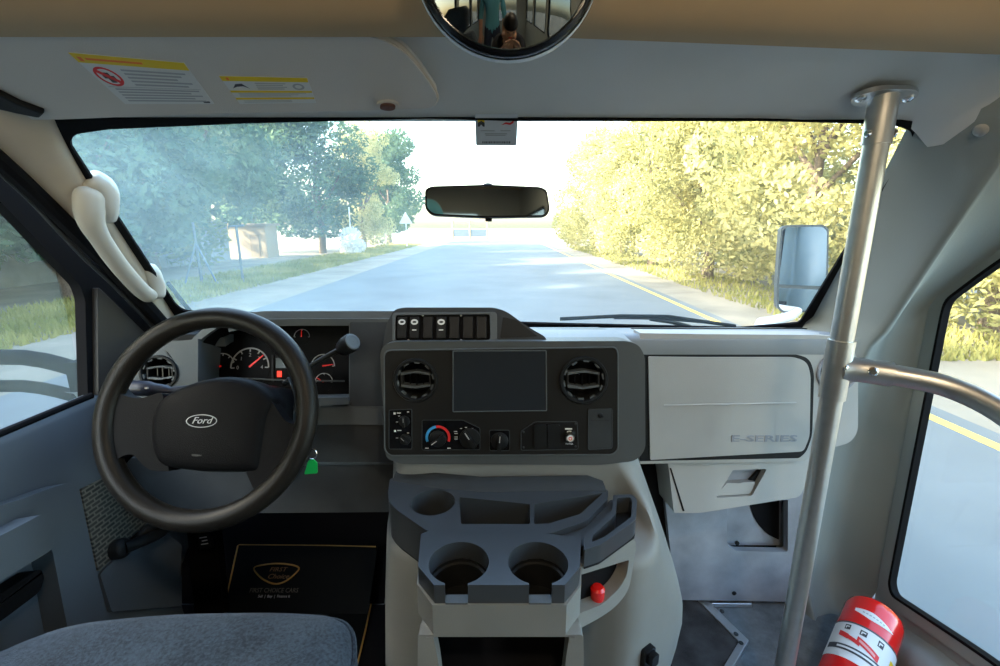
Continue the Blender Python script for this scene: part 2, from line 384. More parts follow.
wr = struct(obj('wall_right', [(lambda g: (g[0], g[1]))(loft(rows)),
      plate(RW, [[(-1.034, 0), (.30, 0), (.30, 1.92), (-.55, 1.92), (-.55, 1.36), (-.757, 1.157), (-1.034, .87)], winr], -.014, 0)], 'wall', ang=50))
struct(obj('trim_2', [plate(RW, [[(a * 1.0, b) for a, b in rp([(-1.05, .84), (-1.048, .90), (-.965, .985), (-.8, 1.135), (-.71, 1.195), (.21, 1.21), (.25, 1.17), (.25, .21), (-.72, .166), (-.99, .10), (-1.028, .13)], .03)], winr], 0, .007)], 'wall', bevel=.005))
w3 = struct(obj('window_3', [plate(RW, [winr], -.013, -.009)], 'sideglass'))
obj('window_seal', [plate(RW, [winr, [((a + .42) * .990 - .42, (b - .68) * .984 + .68) for a, b in winr]], -.0085, .008)], 'rubber', w3)
sill = [[(WX - .002, y, z) , (WX - .05, y, z - .012), (WX - .075, y, z - .05), (WX - .08, y, 0)] for y, z in [(1.03, .02), (.97, .075), (.85, .11), (.72, .135), (.4, .15), (-.25, .16)]]
obj('sill_ledge', [loft([cr(r, 4) for r in sill])], 'wall', wr, ang=60)
cp = HD  # round screw cap on the pillar top
p, n_ = hit(wr, 981, 130); n_ = -n_ if n_.dot(ray(981, 130)) > 0 else n_; f = Fr(p, n_.orthogonal(), n_.cross(n_.orthogonal())); obj('screw_cap', [lathe(f, [(.0095, -.02), (.0095, .002), (.007, .005), (.001, .0055)], 20)], 'lgrey', wr, ang=60)
sm = [] if True else [ws(913, 130, .004), atX(945, 126, .77), atX(1010, 106, .84), atX(1060, 90, .9)]

# rear part of the bus: right wall behind the door window, left wall, tail, all with tinted windows
def buswall(name, x, y0, y1, wins, nz):
    f = Fr((x, 0, 0), (0, -1 if nz < 0 else 1, 0), (0, 0, 1)); s = -1 if nz < 0 else 1
    holes = [rp([(s * a, .85), (s * b, .85), (s * b, 1.6), (s * a, 1.6)], .06) for a, b in wins]
    o = struct(obj(name, [plate(f, [[(s * y0, 0), (s * y1, 0), (s * y1, 1.92), (s * y0, 1.92)]] + holes, -.05, 0)], 'wall'))
    for h in holes: obj('window_pane', [plate(f, [h], -.03, -.025)], 'busglass', o); obj('window_frame', [plate(f, [h, [((a - sum(q[0] for q in h) / len(h)) * .96 + sum(q[0] for q in h) / len(h), (b - 1.225) * .95 + 1.225) for a, b in h]], -.02, .006)], 'rubber', o)
    return o
buswall('wall_right_rear', WX, -3.0, -.302, [(-2.9, -2.1), (-2.0, -1.2), (-1.1, -.4)], -1)
buswall('wall_left_rear', -.95, -3.0, -.302, [(-2.9, -2.1), (-2.0, -1.2), (-1.1, -.4)], 1)
fb = Fr((0, -3.0, 0), (-1, 0, 0), (0, 0, 1)); h = rp([(-.6, .8), (.6, .8), (.6, 1.65), (-.6, 1.65)], .08)
wb = struct(obj('wall_back', [plate(Fr((0, -3.0, 0), (1, 0, 0), (0, 0, -1)), [[(-.95, 0), (1.0, 0), (1.0, -1.9), (-.95, -1.9)], [(a, -b) for a, b in h]], -.05, 0)], 'wall'))
obj('window_pane', [plate(Fr((0, -3.0, 0), (1, 0, 0), (0, 0, -1)), [[(a, -b) for a, b in h]], -.03, -.025)], 'busglass', wb)
# ---- left side: pillar trim, door frame, door
LX = -.885
e_ws = [ws(60, 132, .004), ws(85, 178, .004), ws(126, 242, .004), ws(172, 312, .004)]
def mid(a, b, t): return V(a) * (1 - t) + V(b) * t
e_seal = [atX(-45, 122, -.82), atX(25, 183, -.835), atX(85, 241, -.845), atX(165, 327, -.855)]
e_top = [ws(52, 118, .0), e_seal[0] + V((.02, .02, .05))]
rows = []
A = cr([ws(52, 112, .004)] + e_ws + [ws(186, 334, .004)], 5); B = cr([atX(-90, 80, -.82)] + e_seal + [atX(185, 350, -.855)], 5)
for a, b in zip(A, B):
    m1 = mid(a, b, .12) + V((.004, -.014, 0)); m2 = mid(a, b, .55) + V((.012, -.022, .004)); m3 = mid(a, b, .92) + V((.006, -.012, 0))
    rows.append(cr([a, m1, m2, m3, b], 4))
struct(obj('wall_left', [loft(rows)], 'beige', ang=60))
# door frame seal band between the trim and the door window
Lw = [atX(-40, 165, LX), atX(0, 199, LX), atX(40, 240, LX), atX(78, 283, LX), atX(84, 300, LX), atX(92, 402, LX)]
Ls = [atX(-90, 82, -.82), atX(-45, 122, -.82), atX(25, 183, -.835), atX(85, 241, -.845), atX(125, 283, -.85), atX(185, 350, -.855)]
Wi = cr([(LX, y, z) for y, z in [(-.40, 1.13), (.45, 1.13), (.74, 1.12)]] , 3)
band = []
for k in range(0, 26):
    t = k / 25
    i = t * 5; a = int(min(4, i)); g = i - a
    band.append((mid(Ls[a], Ls[a + 1], g)))
def door_pt(y, z):  return V((LX, y, z))
d1 = struct(obj('door_1', [plate(Fr((LX, 0, 0), (0, 1, 0), (0, 0, 1)), [
      rp([(-.302, .66), (.97, .66), (1.26, .66), (1.26, .70), (1.06, .985), (.93, 1.19), (.74, 1.27), (-.302, 1.27)], .01),
      rp([(p.y, p.z) for p in (atX(88, 401, LX), atX(85, 299, LX), atX(80, 285, LX), atX(0, 201, LX))] + [(.77, 1.155), (.66, 1.175), (-.2, 1.175), (-.2, .688)], [.006, .01, .01, .0, .03, .05, .05, .03])], -.022, 0.0)], 'rubber', bevel=.004))
struct(obj('wall_left_front', [plate(Fr((-.95, 0, 0), (0, 1, 0), (0, 0, 1)), [rp([(-.302, 0), (1.45, 0), (1.45, .64), (-.302, .64)], .01)], -.02, 0),
    plate(Fr((-.95, 0, 0), (0, 1, 0), (0, 0, 1)), [rp([(-.302, 1.2), (.85, 1.2), (.66, 1.3), (.58, 1.92), (-.302, 1.92)], .01)], -.02, .09)], 'wall'))
w2 = struct(obj('window_2', [plate(Fr((LX - .03, 0, 0), (0, 1, 0), (0, 0, 1)), [[(-.21, .68), (.955, .68), (.955, .94), (.80, 1.185), (-.21, 1.185)]], -.004, 0)], glassmat('veiled door glass', (.95, .985, .975), .03)))  # painted pale veil brightens the view through this window
# bright rib in the seal, and the wide black weather strip up the door frame
obj('weather_strip', [tube(cr([p + V((.012, -.012, .0)) for p in (Ls[1], Ls[2], Ls[3], Ls[4], Ls[5])], 6), .016, 10)], 'rubber', d1)
obj('door_rim', [tube(cr([mid(a, b, .40) + V((.012, -.006, 0)) for a, b in ((Ls[0], Lw[0]), (Ls[1], Lw[0] + V((0, .02, -.02))), (Ls[2], Lw[1] + V((0, .03, -.03))), (Ls[3], Lw[3] + V((0, -.02, .02))), (Ls[4], Lw[3] + V((0, .06, -.06))), (Ls[5], Lw[3] + V((0, .17, -.2))))], 6), .005, 10)], 'dash', d1)
# dark sail panel in the front corner of the door window
sp_ = [atX(92, 286, LX), atX(158, 350, LX), atX(150, 410, LX), atX(93, 404, LX)]
DL = Fr((LX, 0, 0), (0, 1, 0), (0, 0, 1))
obj('corner_panel', [plate(DL, [rp([(p.y, p.z) for p in sp_], .01)], 0, .012)], mat('dark brown grey corner trim', (.05, .045, .04), .5), d1, bevel=.004)
# door panel: leans inward towards the floor
DF = Fr((LX, .8, .69), (0, 1, 0), (-.0, 0, 1)); DF = Fr((LX, .8, .69), (0, 1, 0), (.085, 0, -.5)) if False else DF
dz = [(.695, -.895), (.69, LX + .012), (.675, LX + .02), (.60, -.860), (.50, -.845), (.35, -.822), (.2, -.803), (.05, -.795)]
rows = []
for z, x in dz:
    yf = .95 + .02 * (.69 - z) / .5
    rows.append(cr([(x, -.302, z), (x, .3, z), (x, .7, z), (x, yf - .03, z), (x - .01, yf - .006, z), (x - .06, yf, z)], 5))
dp = obj('door_panel', [loft(rows)], 'door', d1, ang=60)
DF = Fr((-.865, .8, .62), (0, 1, 0), (.085, 0, -.5)); DF = Fr((-.865, .8, .62), (0, 1, 0), (-.085, 0, .5))  # lies on the panel
obj('sill_strip', [tube([(LX + .008, -.3, .694), (LX + .008, .93, .694)], .007, 8)], 'rubber', d1)
ps = [(-8, 508), (22, 499), (48, 489), (70, 482), (79, 487), (86, 520), (104, 606), (108, 640), (70, 640), (62, 600), (52, 548), (40, 545), (-8, 562)]
obj('pull_panel', [plate(DF, [rp(DF.pxs(ps, .042), .012)], -.02, .042)], 'door', d1, bevel=.008)
obj('armrest', [plate(DF, [rp(DF.pxs([(-60, 560), (0, 536), (44, 513), (52, 520), (55, 548), (0, 582), (-60, 612)], .085), .014)], .0, .085)], 'door', d1, bevel=.014, seg=3)
obj('pull_pocket_shade', [plate(DF, [rp(DF.pxs([(-60, 622), (0, 594), (40, 568), (45, 576), (40, 592), (0, 622), (-60, 655)], .035), .01)], .0, .035)], 'rubber', d1, bevel=.004)  # black raised plate paints the shade of the pocket recess
obj('speaker_grille', [plate(DF, [rp(DF.pxs([(81, 489), (133, 464), (152, 518), (99, 572)], .006), .006)], -.01, .006)], 'grille', d1, bevel=.002)
obj('map_pocket', [plate(DF, [rp(DF.pxs([(100, 574), (154, 522), (182, 545), (182, 606), (112, 612)], .004), .006)], -.02, .004)], 'door', d1, bevel=.003)
k0 = DF.p(*DF.px(118, 549, .01), .01); k1 = DF.p(*DF.px(168, 527, .035), .035)
f = Fr(k0, DF.x, DF.y)
wc = obj('window_crank', [lathe(f, [(.021, -.012), (.021, .012), (.016, .019), (.001, .020)], 24), tube(cr([k0 + DF.z * .014, mid(k0, k1, .4) + DF.z * .02, mid(k0, k1, .8) + DF.z * .012, k1], 5), [.013] * 10 + [.011] * 6, 12)], 'satin', d1, ang=60)
# ---- sun visor against the header
vp = [(-95, 24), (0, 26), (200, 30), (330, 33), (375, 37), (403, 50), (425, 77), (437, 96), (436, 105), (428, 108.5), (380, 110), (200, 114), (60, 119.5), (-10, 120), (-110, 119)]
VT = .020
ol = HD.pxs(vp, VT)
sv = thing('sun_visor', 'warm grey sun visor folded against the roof header above the driver', 'sun visor', tuple(HD.p(*ol[3], VT)))
obj('visor_body', [plate(HD, [rp(ol, [.01, .0, .0, .02, .03, .03, .02, .012, .012, .012, .0, 0, 0, .02, .02])], .003, VT)], 'visor', sv, bevel=.006, seg=3)
edge = [HD.p(u, v, VT * .7) for u, v in HD.pxs([(330, 34), (376, 38.5), (403, 52), (424, 78), (435.5, 97), (435, 104), (427, 107.5), (380, 109)], VT)]
obj('piping', [tube(cr(edge, 6), .0038, 8)], mat('beige piping', (.55, .46, .36), .6), sv)
def lab(fr, corners, w): # corners px: tl tr br bl -> frame points + bilinear map
    tl, tr, br, bl = [V(c) for c in fr.pxs(corners, w)]
    return lambda s, t: tuple((tl * (1 - s) + tr * s) * (1 - t) + (bl * (1 - s) + br * s) * t)
def quad(fn, s0, t0, s1, t1): return [fn(s0, t0), fn(s1, t0), fn(s1, t1), fn(s0, t1)]
W = VT + .0008
q = lab(HD, [(68, 52.5), (184, 63), (214, 104), (125, 104)], W)
def ring(fn, s, t, rs, rt, k=.8, n=28):
    o = [fn(s + rs * math.cos(2 * PI * i / n), t + rt * math.sin(2 * PI * i / n)) for i in range(n)]
    i_ = [fn(s + rs * k * math.cos(2 * PI * i / n), t + rt * k * math.sin(2 * PI * i / n)) for i in range(n)]
    return [o, i_]
g = [plate(HD, [quad(q, 0, 0, 1, 1)], VT - .0005, W) + (0,), plate(HD, [quad(q, 0, 0, 1, .17)], W, W + .0002) + (1,), plate(HD, [quad(q, .035, .06, .075, .14)], W + .0002, W + .0004) + (2,)]
g.append(plate(HD, [quad(q, .10, .07, .60, .11)], W + .0002, W + .0004) + (2,))
g.append(plate(HD, ring(q, .145, .42, .115, .19), W, W + .0003) + (3,))
g.append(plate(HD, [[q(.06, .33), q(.09, .28), q(.24, .52), q(.21, .57)]], W + .0003, W + .0005) + (3,))
for a, b, c, d in ((.09, .40, .2, .46), (.12, .34, .17, .54)): g.append(plate(HD, [quad(q, a, b, c, d)], W, W + .0002) + (4,))
for i in range(5): g.append(plate(HD, [quad(q, .33, .25 + i * .075, .93 - .06 * (i % 3), .285 + i * .075)], W, W + .0003) + (5,))
for i in range(5): g.append(plate(HD, [quad(q, .08, .66 + i * .062, .94 - .1 * (i % 2), .69 + i * .062)], W, W + .0003) + (5,))
g.append(plate(HD, [quad(q, .03, .625, .97, .632)], W, W + .0003) + (5,)); g.append(plate(HD, [quad(q, .9, .93, .97, .97)], W, W + .0003) + (4,))
obj('warning_label', g, ['cream', 'yellow', 'orange', 'redprint', 'dprint', 'grey'], sv)['label'] = 'larger white warning label with red ring'
q = lab(HD, [(219, 76), (307, 78), (316, 103), (240, 104)], W)
g = [plate(HD, [quad(q, 0, 0, 1, 1)], VT - .0005, W) + (0,), plate(HD, [quad(q, 0, 0, 1, .16)], W, W + .0003) + (1,), plate(HD, [quad(q, .06, .04, .09, .13)], W + .0003, W + .0005) + (4,), plate(HD, [quad(q, .0, .5, 1, .57)], W, W + .0003) + (1,), plate(HD, [quad(q, .0, .76, 1, .83)], W, W + .0003) + (1,)]
g.append(plate(HD, [[q(.06, .42), q(.12, .27), q(.2, .25), q(.26, .42), q(.2, .34), q(.12, .36)]], W, W + .0003) + (3,))
g.append(plate(HD, ring(q, .86, .34, .07, .12, .6), W, W + .0003) + (2,))
for i in range(4): g.append(plate(HD, [quad(q, .36, .22 + i * .065, .72 - .04 * (i % 2), .245 + i * .065)], W, W + .0003) + (2,))
for i in range(3): g.append(plate(HD, [quad(q, .08, .6 + i * .045, .92 - .1 * i, .615 + i * .045)], W, W + .0003) + (2,))
for i in range(2): g.append(plate(HD, [quad(q, .08, .87 + i * .05, .7, .885 + i * .05)], W, W + .0003) + (2,))
obj('warning_label', g, ['cream', 'yellow', 'grey', 'dprint', 'orange'], sv)['label'] = 'smaller white label with yellow stripes'
# visor clip on the header
c = HD.px(388, 105, .022); f = Fr(HD.p(*c, 0), HD.x, HD.y)
vc = thing('visor_clip', 'small brown oval clip on the header at the visor corner', 'clip', tuple(f.o))
obj('clip_base', [plate(f, [circ(0, 0, .017, 24, .009)], 0, .024)], 'visor', vc, bevel=.003)
obj('clip_hook', [plate(f, [circ(0, .001, .0115, 20, .0055)], .024, .029)], mat('brown plastic', (.12, .05, .035), .4), vc, bevel=.002)
# dark visor pivot bracket at far left
p0 = [(-20, 88), (0, 93), (20, 103), (45, 112), (40, 117), (15, 112), (-20, 104)]
tag(recentre(obj('visor_bracket', [plate(HD, [HD.pxs(p0, .026)], .018, .030)], 'satin', bevel=.004)), 'dark visor pivot bracket at the left end of the sun visor', 'bracket')
# ================================================================== DASHBOARD
DB = thing('dashboard', 'dark grey van dashboard running the full width under the windscreen', 'dashboard', (0, 1.05, .6))
def smoothstep(a, b, x):
    t = max(0, min(1, (x - a) / (b - a))); return t * t * (3 - 2 * t)
# --- right half: top pad and body around the glove box
GB = Fr((0, .968, .79), (1, 0, 0), (0, .012, .27))
u, v = GB.px(838, 372, .002); gv = (u, v)
ro = GB.pxs([(640, 333), (700, 334), (820, 335), (846, 338), (858, 356), (858, 432), (850, 443), (815, 452), (806, 461), (640, 464)])
obj('right_fascia', [plate(GB, [rp(ro, [.0, .0, .01, .03, .04, .03, .03, .02, .01, 0]), circ(u, v, .0445, 32)], -.05, 0)], 'lgrey', DB, bevel=.010, seg=3)
prof = [(1.25, .775), (1.12, .797), (1.02, .812), (.985, .8165), (.972, .814), (.966, .805)]
obj('right_pad', [thick([[(x, y, z) for x in (.27, .5, .66, .72, .755)] for y, z in prof], (0, 0, -.03))], mat('pale grey dash top', (.19, .205, .215), .5, bump=.2, bscale=700), DB, ang=50)
obj('defrost_slot', [plate(Fr((.55, 1.10, .8005), (1, 0, 0), (0, 1, -.16)), [rect(0, .03, .44, .016, .006)], 0, .002)], 'satin', DB)
# dark seam and the glove box lid
gx = GB.pxs([(640, 353), (700, 353.5), (795, 354), (809, 358), (814, 372), (812, 436), (806, 452), (799, 458), (640, 461)], .0005)
gi = GB.pxs([(648, 356.5), (700, 357), (793, 357), (806, 361), (810, 374), (809, 436), (803, 451), (650, 459.5)], .002)
gb = obj('glove_box', [plate(GB, [rp(gi, [.004, 0, .01, .015, .015, .012, .01, .003])], -.01, .0045)], 'lgrey', DB, bevel=.003)
obj('lid_seam', [plate(GB, [rp(gx, [.0, 0, .012, .02, .02, .015, .01, .004, 0]), rp(gi, [.004, 0, .01, .015, .015, .012, .01, .003])], -.002, .0012)], 'satin', gb)
cr_ = GB.px(664, 405.5, .005), GB.px(796, 403, .005)
obj('lid_crease', [tube([GB.p(*cr_[0], .0042), GB.p(*mid((*cr_[0], 0), (*cr_[1], 0), .5).xy, .0052), GB.p(*cr_[1], .0042)], .0022, 8)], 'lgrey', gb)
tm = GB.px(764, 438.8, .005)
obj('raised_lettering', [text('E-SERIES', .0215, GB, tm[0], tm[1], .0006, .005, sx=1.95, off=.0004)], 'kick', gb)
# ledge of shadow under the lid, then the ashtray panel below
G2 = Fr((0, .985, .60), (1, 0, 0), (0, .03, .2))
lo = G2.pxs([(668, 462), (808, 452), (812, 470), (800, 497), (700, 513), (674, 513)])
la_hole = rp(G2.pxs([(733, 470), (767, 469), (752, 496), (716, 498)]), .004)
lp = obj('lower_panel', [plate(G2, [rp(lo, [.004, .006, .01, .012, .01, .004]), la_hole], -.10, 0)], 'lgrey', DB, bevel=.004)
obj('latch_recess', [plate(G2, [la_hole], -.028, -.024)], 'kick', lp)
obj('latch_lip', [plate(G2, [rp(G2.pxs([(728, 484), (757, 483), (752, 495), (717, 497)]), .003)], -.024, -.006)], 'lgrey', lp, bevel=.003)
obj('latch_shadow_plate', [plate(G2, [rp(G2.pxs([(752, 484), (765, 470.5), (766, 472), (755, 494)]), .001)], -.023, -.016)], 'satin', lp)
obj('panel_seam', [plate(G2, [G2.pxs([(669.5, 468), (671.2, 468), (684.5, 511), (682.6, 511)])], 0, .0008)], 'rubber', lp)
# ---------------------------------------------------------------- an air vent: ring, barrel, vanes
def air_vent(f, u, v, r, parent, name='air_vent', tilt=0.0, body='satin'):
    o = obj(name, [lathe(f, [(r * 1.0, -.01), (r * 1.0, .003), (r * .97, .005), (r * .88, .005), (r * .82, .001), (r * .80, -.05)], 40, False, u, v), lathe(f, [(.0005, -.049), (r * .82, -.049)], 40, False, u, v)], [body], parent, ang=40)
    for k in range(10):
        a = 2 * PI * k / 10 + .2
        ff = Fr(f.p(u + r * .83 * math.cos(a), v + r * .83 * math.sin(a), 0), f.x * math.cos(a) + f.y * math.sin(a), f.y * math.cos(a) - f.x * math.sin(a))
        obj('grip_tab', [plate(ff, [rect(0, 0, r * .13, r * .24, r * .03)], -.006, .002)], 'pad', o)
    for s in (-1, 1):
        w = r * .66; hh = s * r * .30
        obj('vane', [plate(f, [[(u - w, v + hh + s * r * .02), (u, v + hh + s * r * .10), (u + w, v + hh - s * .0), (u + w, v + hh - s * r * .1), (u, v + hh), (u - w, v + hh - s * r * .1)]], -.022, -.001)], 'pad', o, bevel=.001)
    for s in (-1, 1):
        obj('vane_side', [plate(f, [rect(u + s * r * .64, v, r * .09, r * .66)], -.022, -.002)], 'bezel', o, bevel=.001)
    obj('vane_blade', [plate(f, [rect(u, v, r * .05, r * .6)], -.03, -.012), plate(f, [rect(u - r * .3, v, r * .04, r * .6)], -.03, -.014), plate(f, [rect(u + r * .3, v, r * .04, r * .6)], -.03, -.014)], 'gloss', o)
    obj('vent_throat', [lathe(f, [(.0004, -.048), (r * .79, -.048)], 32, False, u, v)], 'gloss', o)
    return o
u, v = GB.px(838, 372, .002)
air_vent(GB, u, v, .046, DB, body='kick')
# --- left half: hood over the instruments
CL = Fr((0, .945, .80), (1, 0, 0), (0, .022, .10))
ho = CL.pxs([(183, 425), (183, 356), (190, 340), (206, 326), (228, 314.5), (264, 311), (398, 311), (398, 425)])
hi = CL.pxs([(190.5, 407), (190.5, 358), (199, 341), (213, 330), (232, 321), (262, 319.5), (349, 321), (349, 406)])
hood = obj('cluster_hood', [plate(CL, [rp(ho, [0, .02, .03, .03, .03, .01, 0, 0]), rp(hi, [.008, .02, .02, .02, .02, .01, .004, .008])], -.13, 0)], 'pad', DB, bevel=.006, seg=3)
hc_ = [sum(p[k] for p in rp(hi, .01)) / len(rp(hi, .01)) for k in (0, 1)]
hl = rp(hi, [.008, .02, .02, .02, .02, .01, .004, .008]); obj('hood_liner', [plate(CL, [hl, [(hc_[0] + (a - hc_[0]) * .985, hc_[1] + (b - hc_[1]) * .97) for a, b in hl]], -.13, -.012)], 'rubber', hood)
hp = [(1.25, .775), (1.18, .81), (1.10, .842), (1.03, .858), (.975, .862), (.955, .857)]
lx = [atY(u_, 312, .955).x for u_ in (226, 250, 300, 350, 400)]
obj('left_pad', [thick([[(x, y, z - (.014 if i == 0 else .002 if i == 1 else 0)) for i, x in enumerate(lx)] for y, z in hp], (0, 0, -.015))], 'pad', DB, ang=50)
fp = CL.pxs([(350, 322), (389, 322), (389, 406), (350, 406)], .001)
obj('blank_panel', [plate(CL, [rp(fp, .004)], -.01, .0015)], 'dash', DB, bevel=.001)
tr_ = CL.pxs([(196, 411), (349, 404), (351, 407), (350, 412), (196, 417)], .004)
obj('cluster_ledge', [plate(CL, [rp(CL.pxs([(296, 399), (346, 398), (348, 405), (294, 408)], .02), .003)], -.04, .012)], 'pad', DB, bevel=.003)
# instrument cluster: dark face, gauges, warning lamps
CF = Fr((0, 1.035, .78), (1, 0, 0), (0, .035, .1))
cf = CF.pxs([(185, 416), (185, 312), (360, 312), (360, 416)])
ic = obj('instrument_cluster', [plate(CF, [cf], -.01, 0)], 'clusterface', DB)
def gauge(px, py, rpx, a0, a1, na, ticks, labels, name='gauge'):
    u, v = CF.px(px, py); r = CF.px(px + rpx, py)[0] - u
    g = [plate(CF, [circ(u, v, r * 1.04, 36)], 0, .001) + (0,), plate(CF, [arc(u, v, r * .93, r * 1.0, a0, a1, 30)], .001, .0015) + (1,)]
    for i in range(ticks):
        a = a0 + (a1 - a0) * i / (ticks - 1); c, s = math.cos(a), math.sin(a); t = r * .03
        g.append(plate(CF, [[(u + r * .78 * c + t * s, v + r * .78 * s - t * c), (u + r * .95 * c + t * s, v + r * .95 * s - t * c), (u + r * .95 * c - t * s, v + r * .95 * s + t * c), (u + r * .78 * c - t * s, v + r * .78 * s + t * c)]], .001, .0016) + (1,))
    for i, s_ in enumerate(labels):
        a = a0 + (a1 - a0) * i / (len(labels) - 1)
        g.append(text(s_, r * .26, CF, u + r * .62 * math.cos(a), v + r * .62 * math.sin(a), .0002, .0012) + (1,))
    o = obj(name, g, ['clusterface', 'grey'], ic)
    c, s = math.cos(na), math.sin(na); t = r * .05
    obj('needle', [plate(CF, [[(u - t * s, v + t * c), (u + t * s, v - t * c), (u + r * .92 * c + t * .5 * s, v + r * .92 * s - t * .5 * c), (u + r * .92 * c - t * .5 * s, v + r * .92 * s + t * .5 * c)]], .003, .004)], 'needle', o)
    return o
gauge(250, 367, 19.5, PI * 1.02, -.02, .72, 7, ['0', '1', '2', '3', '4'])
gauge(222, 366, 13, PI * 1.25, .3, 3.4, 7, [])
gauge(302, 337, 8, PI, 0, 1.6, 3, [])
gauge(323, 366, 12, PI, 0, .15, 3, []); gauge(324, 382, 9, PI, 0, 2.6, 3, [])
for px, py, w, h in ((281.5, 355, 3, 3), (279.5, 374, 4.5, 6)):
    q_ = CF.pxs([(px - w / 2, py - h / 2), (px + w / 2, py - h / 2), (px + w / 2, py + h / 2), (px - w / 2, py + h / 2)]); obj('warning_lamp', [plate(CF, [q_], 0, .0012)], 'glow', ic)
obj('display', [plate(CF, [rp(CF.pxs([(276, 358), (296, 358), (296, 368), (276, 368)]), .001)], 0, .0012)], 'lcd', ic)
obj('cluster_divider', [plate(CF, [CF.pxs([(272, 355), (274, 355), (274, 382), (272, 382)])], 0, .003)], 'satin', ic)
obj('cluster_trim', [tube([CF.p(*CF.px(a, b), .01) for a, b in ((194, 378), (232, 378), (262, 379), (300, 381), (346, 381))], .0022, 8)], 'pad', ic)
# left end: round vent in its own panel, demister slot above
EV = Fr((0, 1.0, .74), (1, .12, 0), (0, .02, .1))
eo = EV.pxs([(132, 352), (152, 344), (178, 341), (198, 339), (198, 420), (132, 420)])
obj('left_fascia', [plate(EV, [rp(eo, [.015, .02, .01, 0, 0, 0]), circ(*EV.px(158.5, 373, .002), .97 * (EV.px(178.5, 373)[0] - EV.px(158.5, 373)[0]), 32)], -.12, 0)], 'pad', DB, bevel=.006, seg=3)
u, v = EV.px(158.5, 373, .002); air_vent(EV, u, v, EV.px(178.5, 373)[0] - u, DB)
obj('left_corner_pad', [thick([[(x, y, z) for x in (-.775, -.74, -.70, -.62)] for y, z in ((1.25, .775), (1.12, .795), (1.03, .806), (1.005, .803))], (0, 0, -.02))], 'pad', DB, ang=50)
obj('demister_slot', [plate(Fr(atZ(186, 334, .812), (1, 0, 0), (0, 1, 0)), [rp([(-.035, -.012), (.03, -.012), (.034, .03), (-.03, .03)], .005)], -.012, .002)], 'satin', DB, bevel=.001)
# filler behind the wheel and the knee panel
KN = Fr((0, .925, .56), (1, 0, 0), (0, .06, .2))
obj('column_surround', [plate(CL, [rp(CL.pxs([(186, 409), (398, 407), (398, 462), (186, 462)], -.004), .006)], -.12, -.004)], 'dash', DB, bevel=.004)
kp = obj('knee_panel', [plate(KN, [rp(KN.pxs([(120, 458), (398, 458), (402, 512), (132, 514)]), .01)], -.06, 0)], 'dash', DB, bevel=.006)  # same plastic as the lower dash; shade put in by the darker material
obj('trim_line', [plate(KN, [KN.pxs([(286, 461), (396, 461), (396, 464), (286, 466)])], 0, .004)], 'pad', kp, bevel=.0015)
obj('under_panel', [boxc((-.55, 1.02, .47), (.62, .16, .05))], 'rubber', DB)
# --- centre stack body
CP = Fr((0, .848, .725), (1, 0, 0), (0, .02, .21))
VH = [circ(*CP.px(px, 380, .003), .97 * (CP.px(px + rr_, 380)[0] - CP.px(px, 380)[0]), 32) for px, rr_ in ((415.5, 22.5), (583.5, 24))]
so = CP.pxs([(380, 353), (384, 345), (394, 341.5), (628, 341), (639, 345), (645, 356), (645.5, 450), (636, 461), (600, 465), (400, 464), (386, 458)])
obj('centre_stack', [plate(CP, [rp(so, [.01, .01, .01, .02, .02, .02, .02, .02, .02, .01, .01])] + VH, -.20, 0)], mat('stack grey plastic', (.075, .083, .088), .45, bump=.2, bscale=900, spec=.3), DB, bevel=.010, seg=3)
sp = [(1.25, .775), (1.12, .80), (1.0, .822), (.93, .828), (.87, .827)]
obj('centre_pad', [thick([[(x, y, z) for x in (-.212, -.1, .1, .2, .258)] for y, z in sp], (0, 0, -.03))], bpy.data.materials['pale grey dash top'], DB, ang=50)
# --- switch pod on top of the stack
SP = Fr((0, .885, .85), (1, 0, 0), (0, .02, .06))
po = SP.pxs([(383, 346), (386, 325), (394, 309.5), (404, 307.5), (494, 307.5), (506, 311), (528, 327), (546, 337), (548, 346)])
pod = obj('switch_pod', [plate(SP, [rp(po, [.0, .01, .012, .006, .01, .02, .02, .01, 0])], -.14, 0)], 'dash', DB, bevel=.006, seg=3)
po2 = SP.pxs([(503, 317), (516, 320), (538, 336.5), (500, 338)], .0)
obj('pod_scoop', [plate(SP, [rp(po2, .003)], -.002, .0008)], 'satin', pod)
po = SP.pxs([(393, 313), (497, 312.5), (497, 343), (393, 343)])
pi_ = SP.pxs([(396, 315.5), (490, 314.5), (490.5, 340), (396, 341.5)])
obj('pod_bezel', [plate(SP, [rp(po, .008), rp(pi_, .006)], -.002, .006)], 'pad', pod, bevel=.002)
obj('switch_plate', [plate(SP, [rp(pi_, .006)], -.002, .001)], 'rubber', pod)
sw = [(396.5, 407.5, 1), (409, 420, 2), (422.5, 433.5, 0), (435.5, 447, 3), (448.5, 460, 0), (462, 474, 0), (475.5, 487.5, 0)]
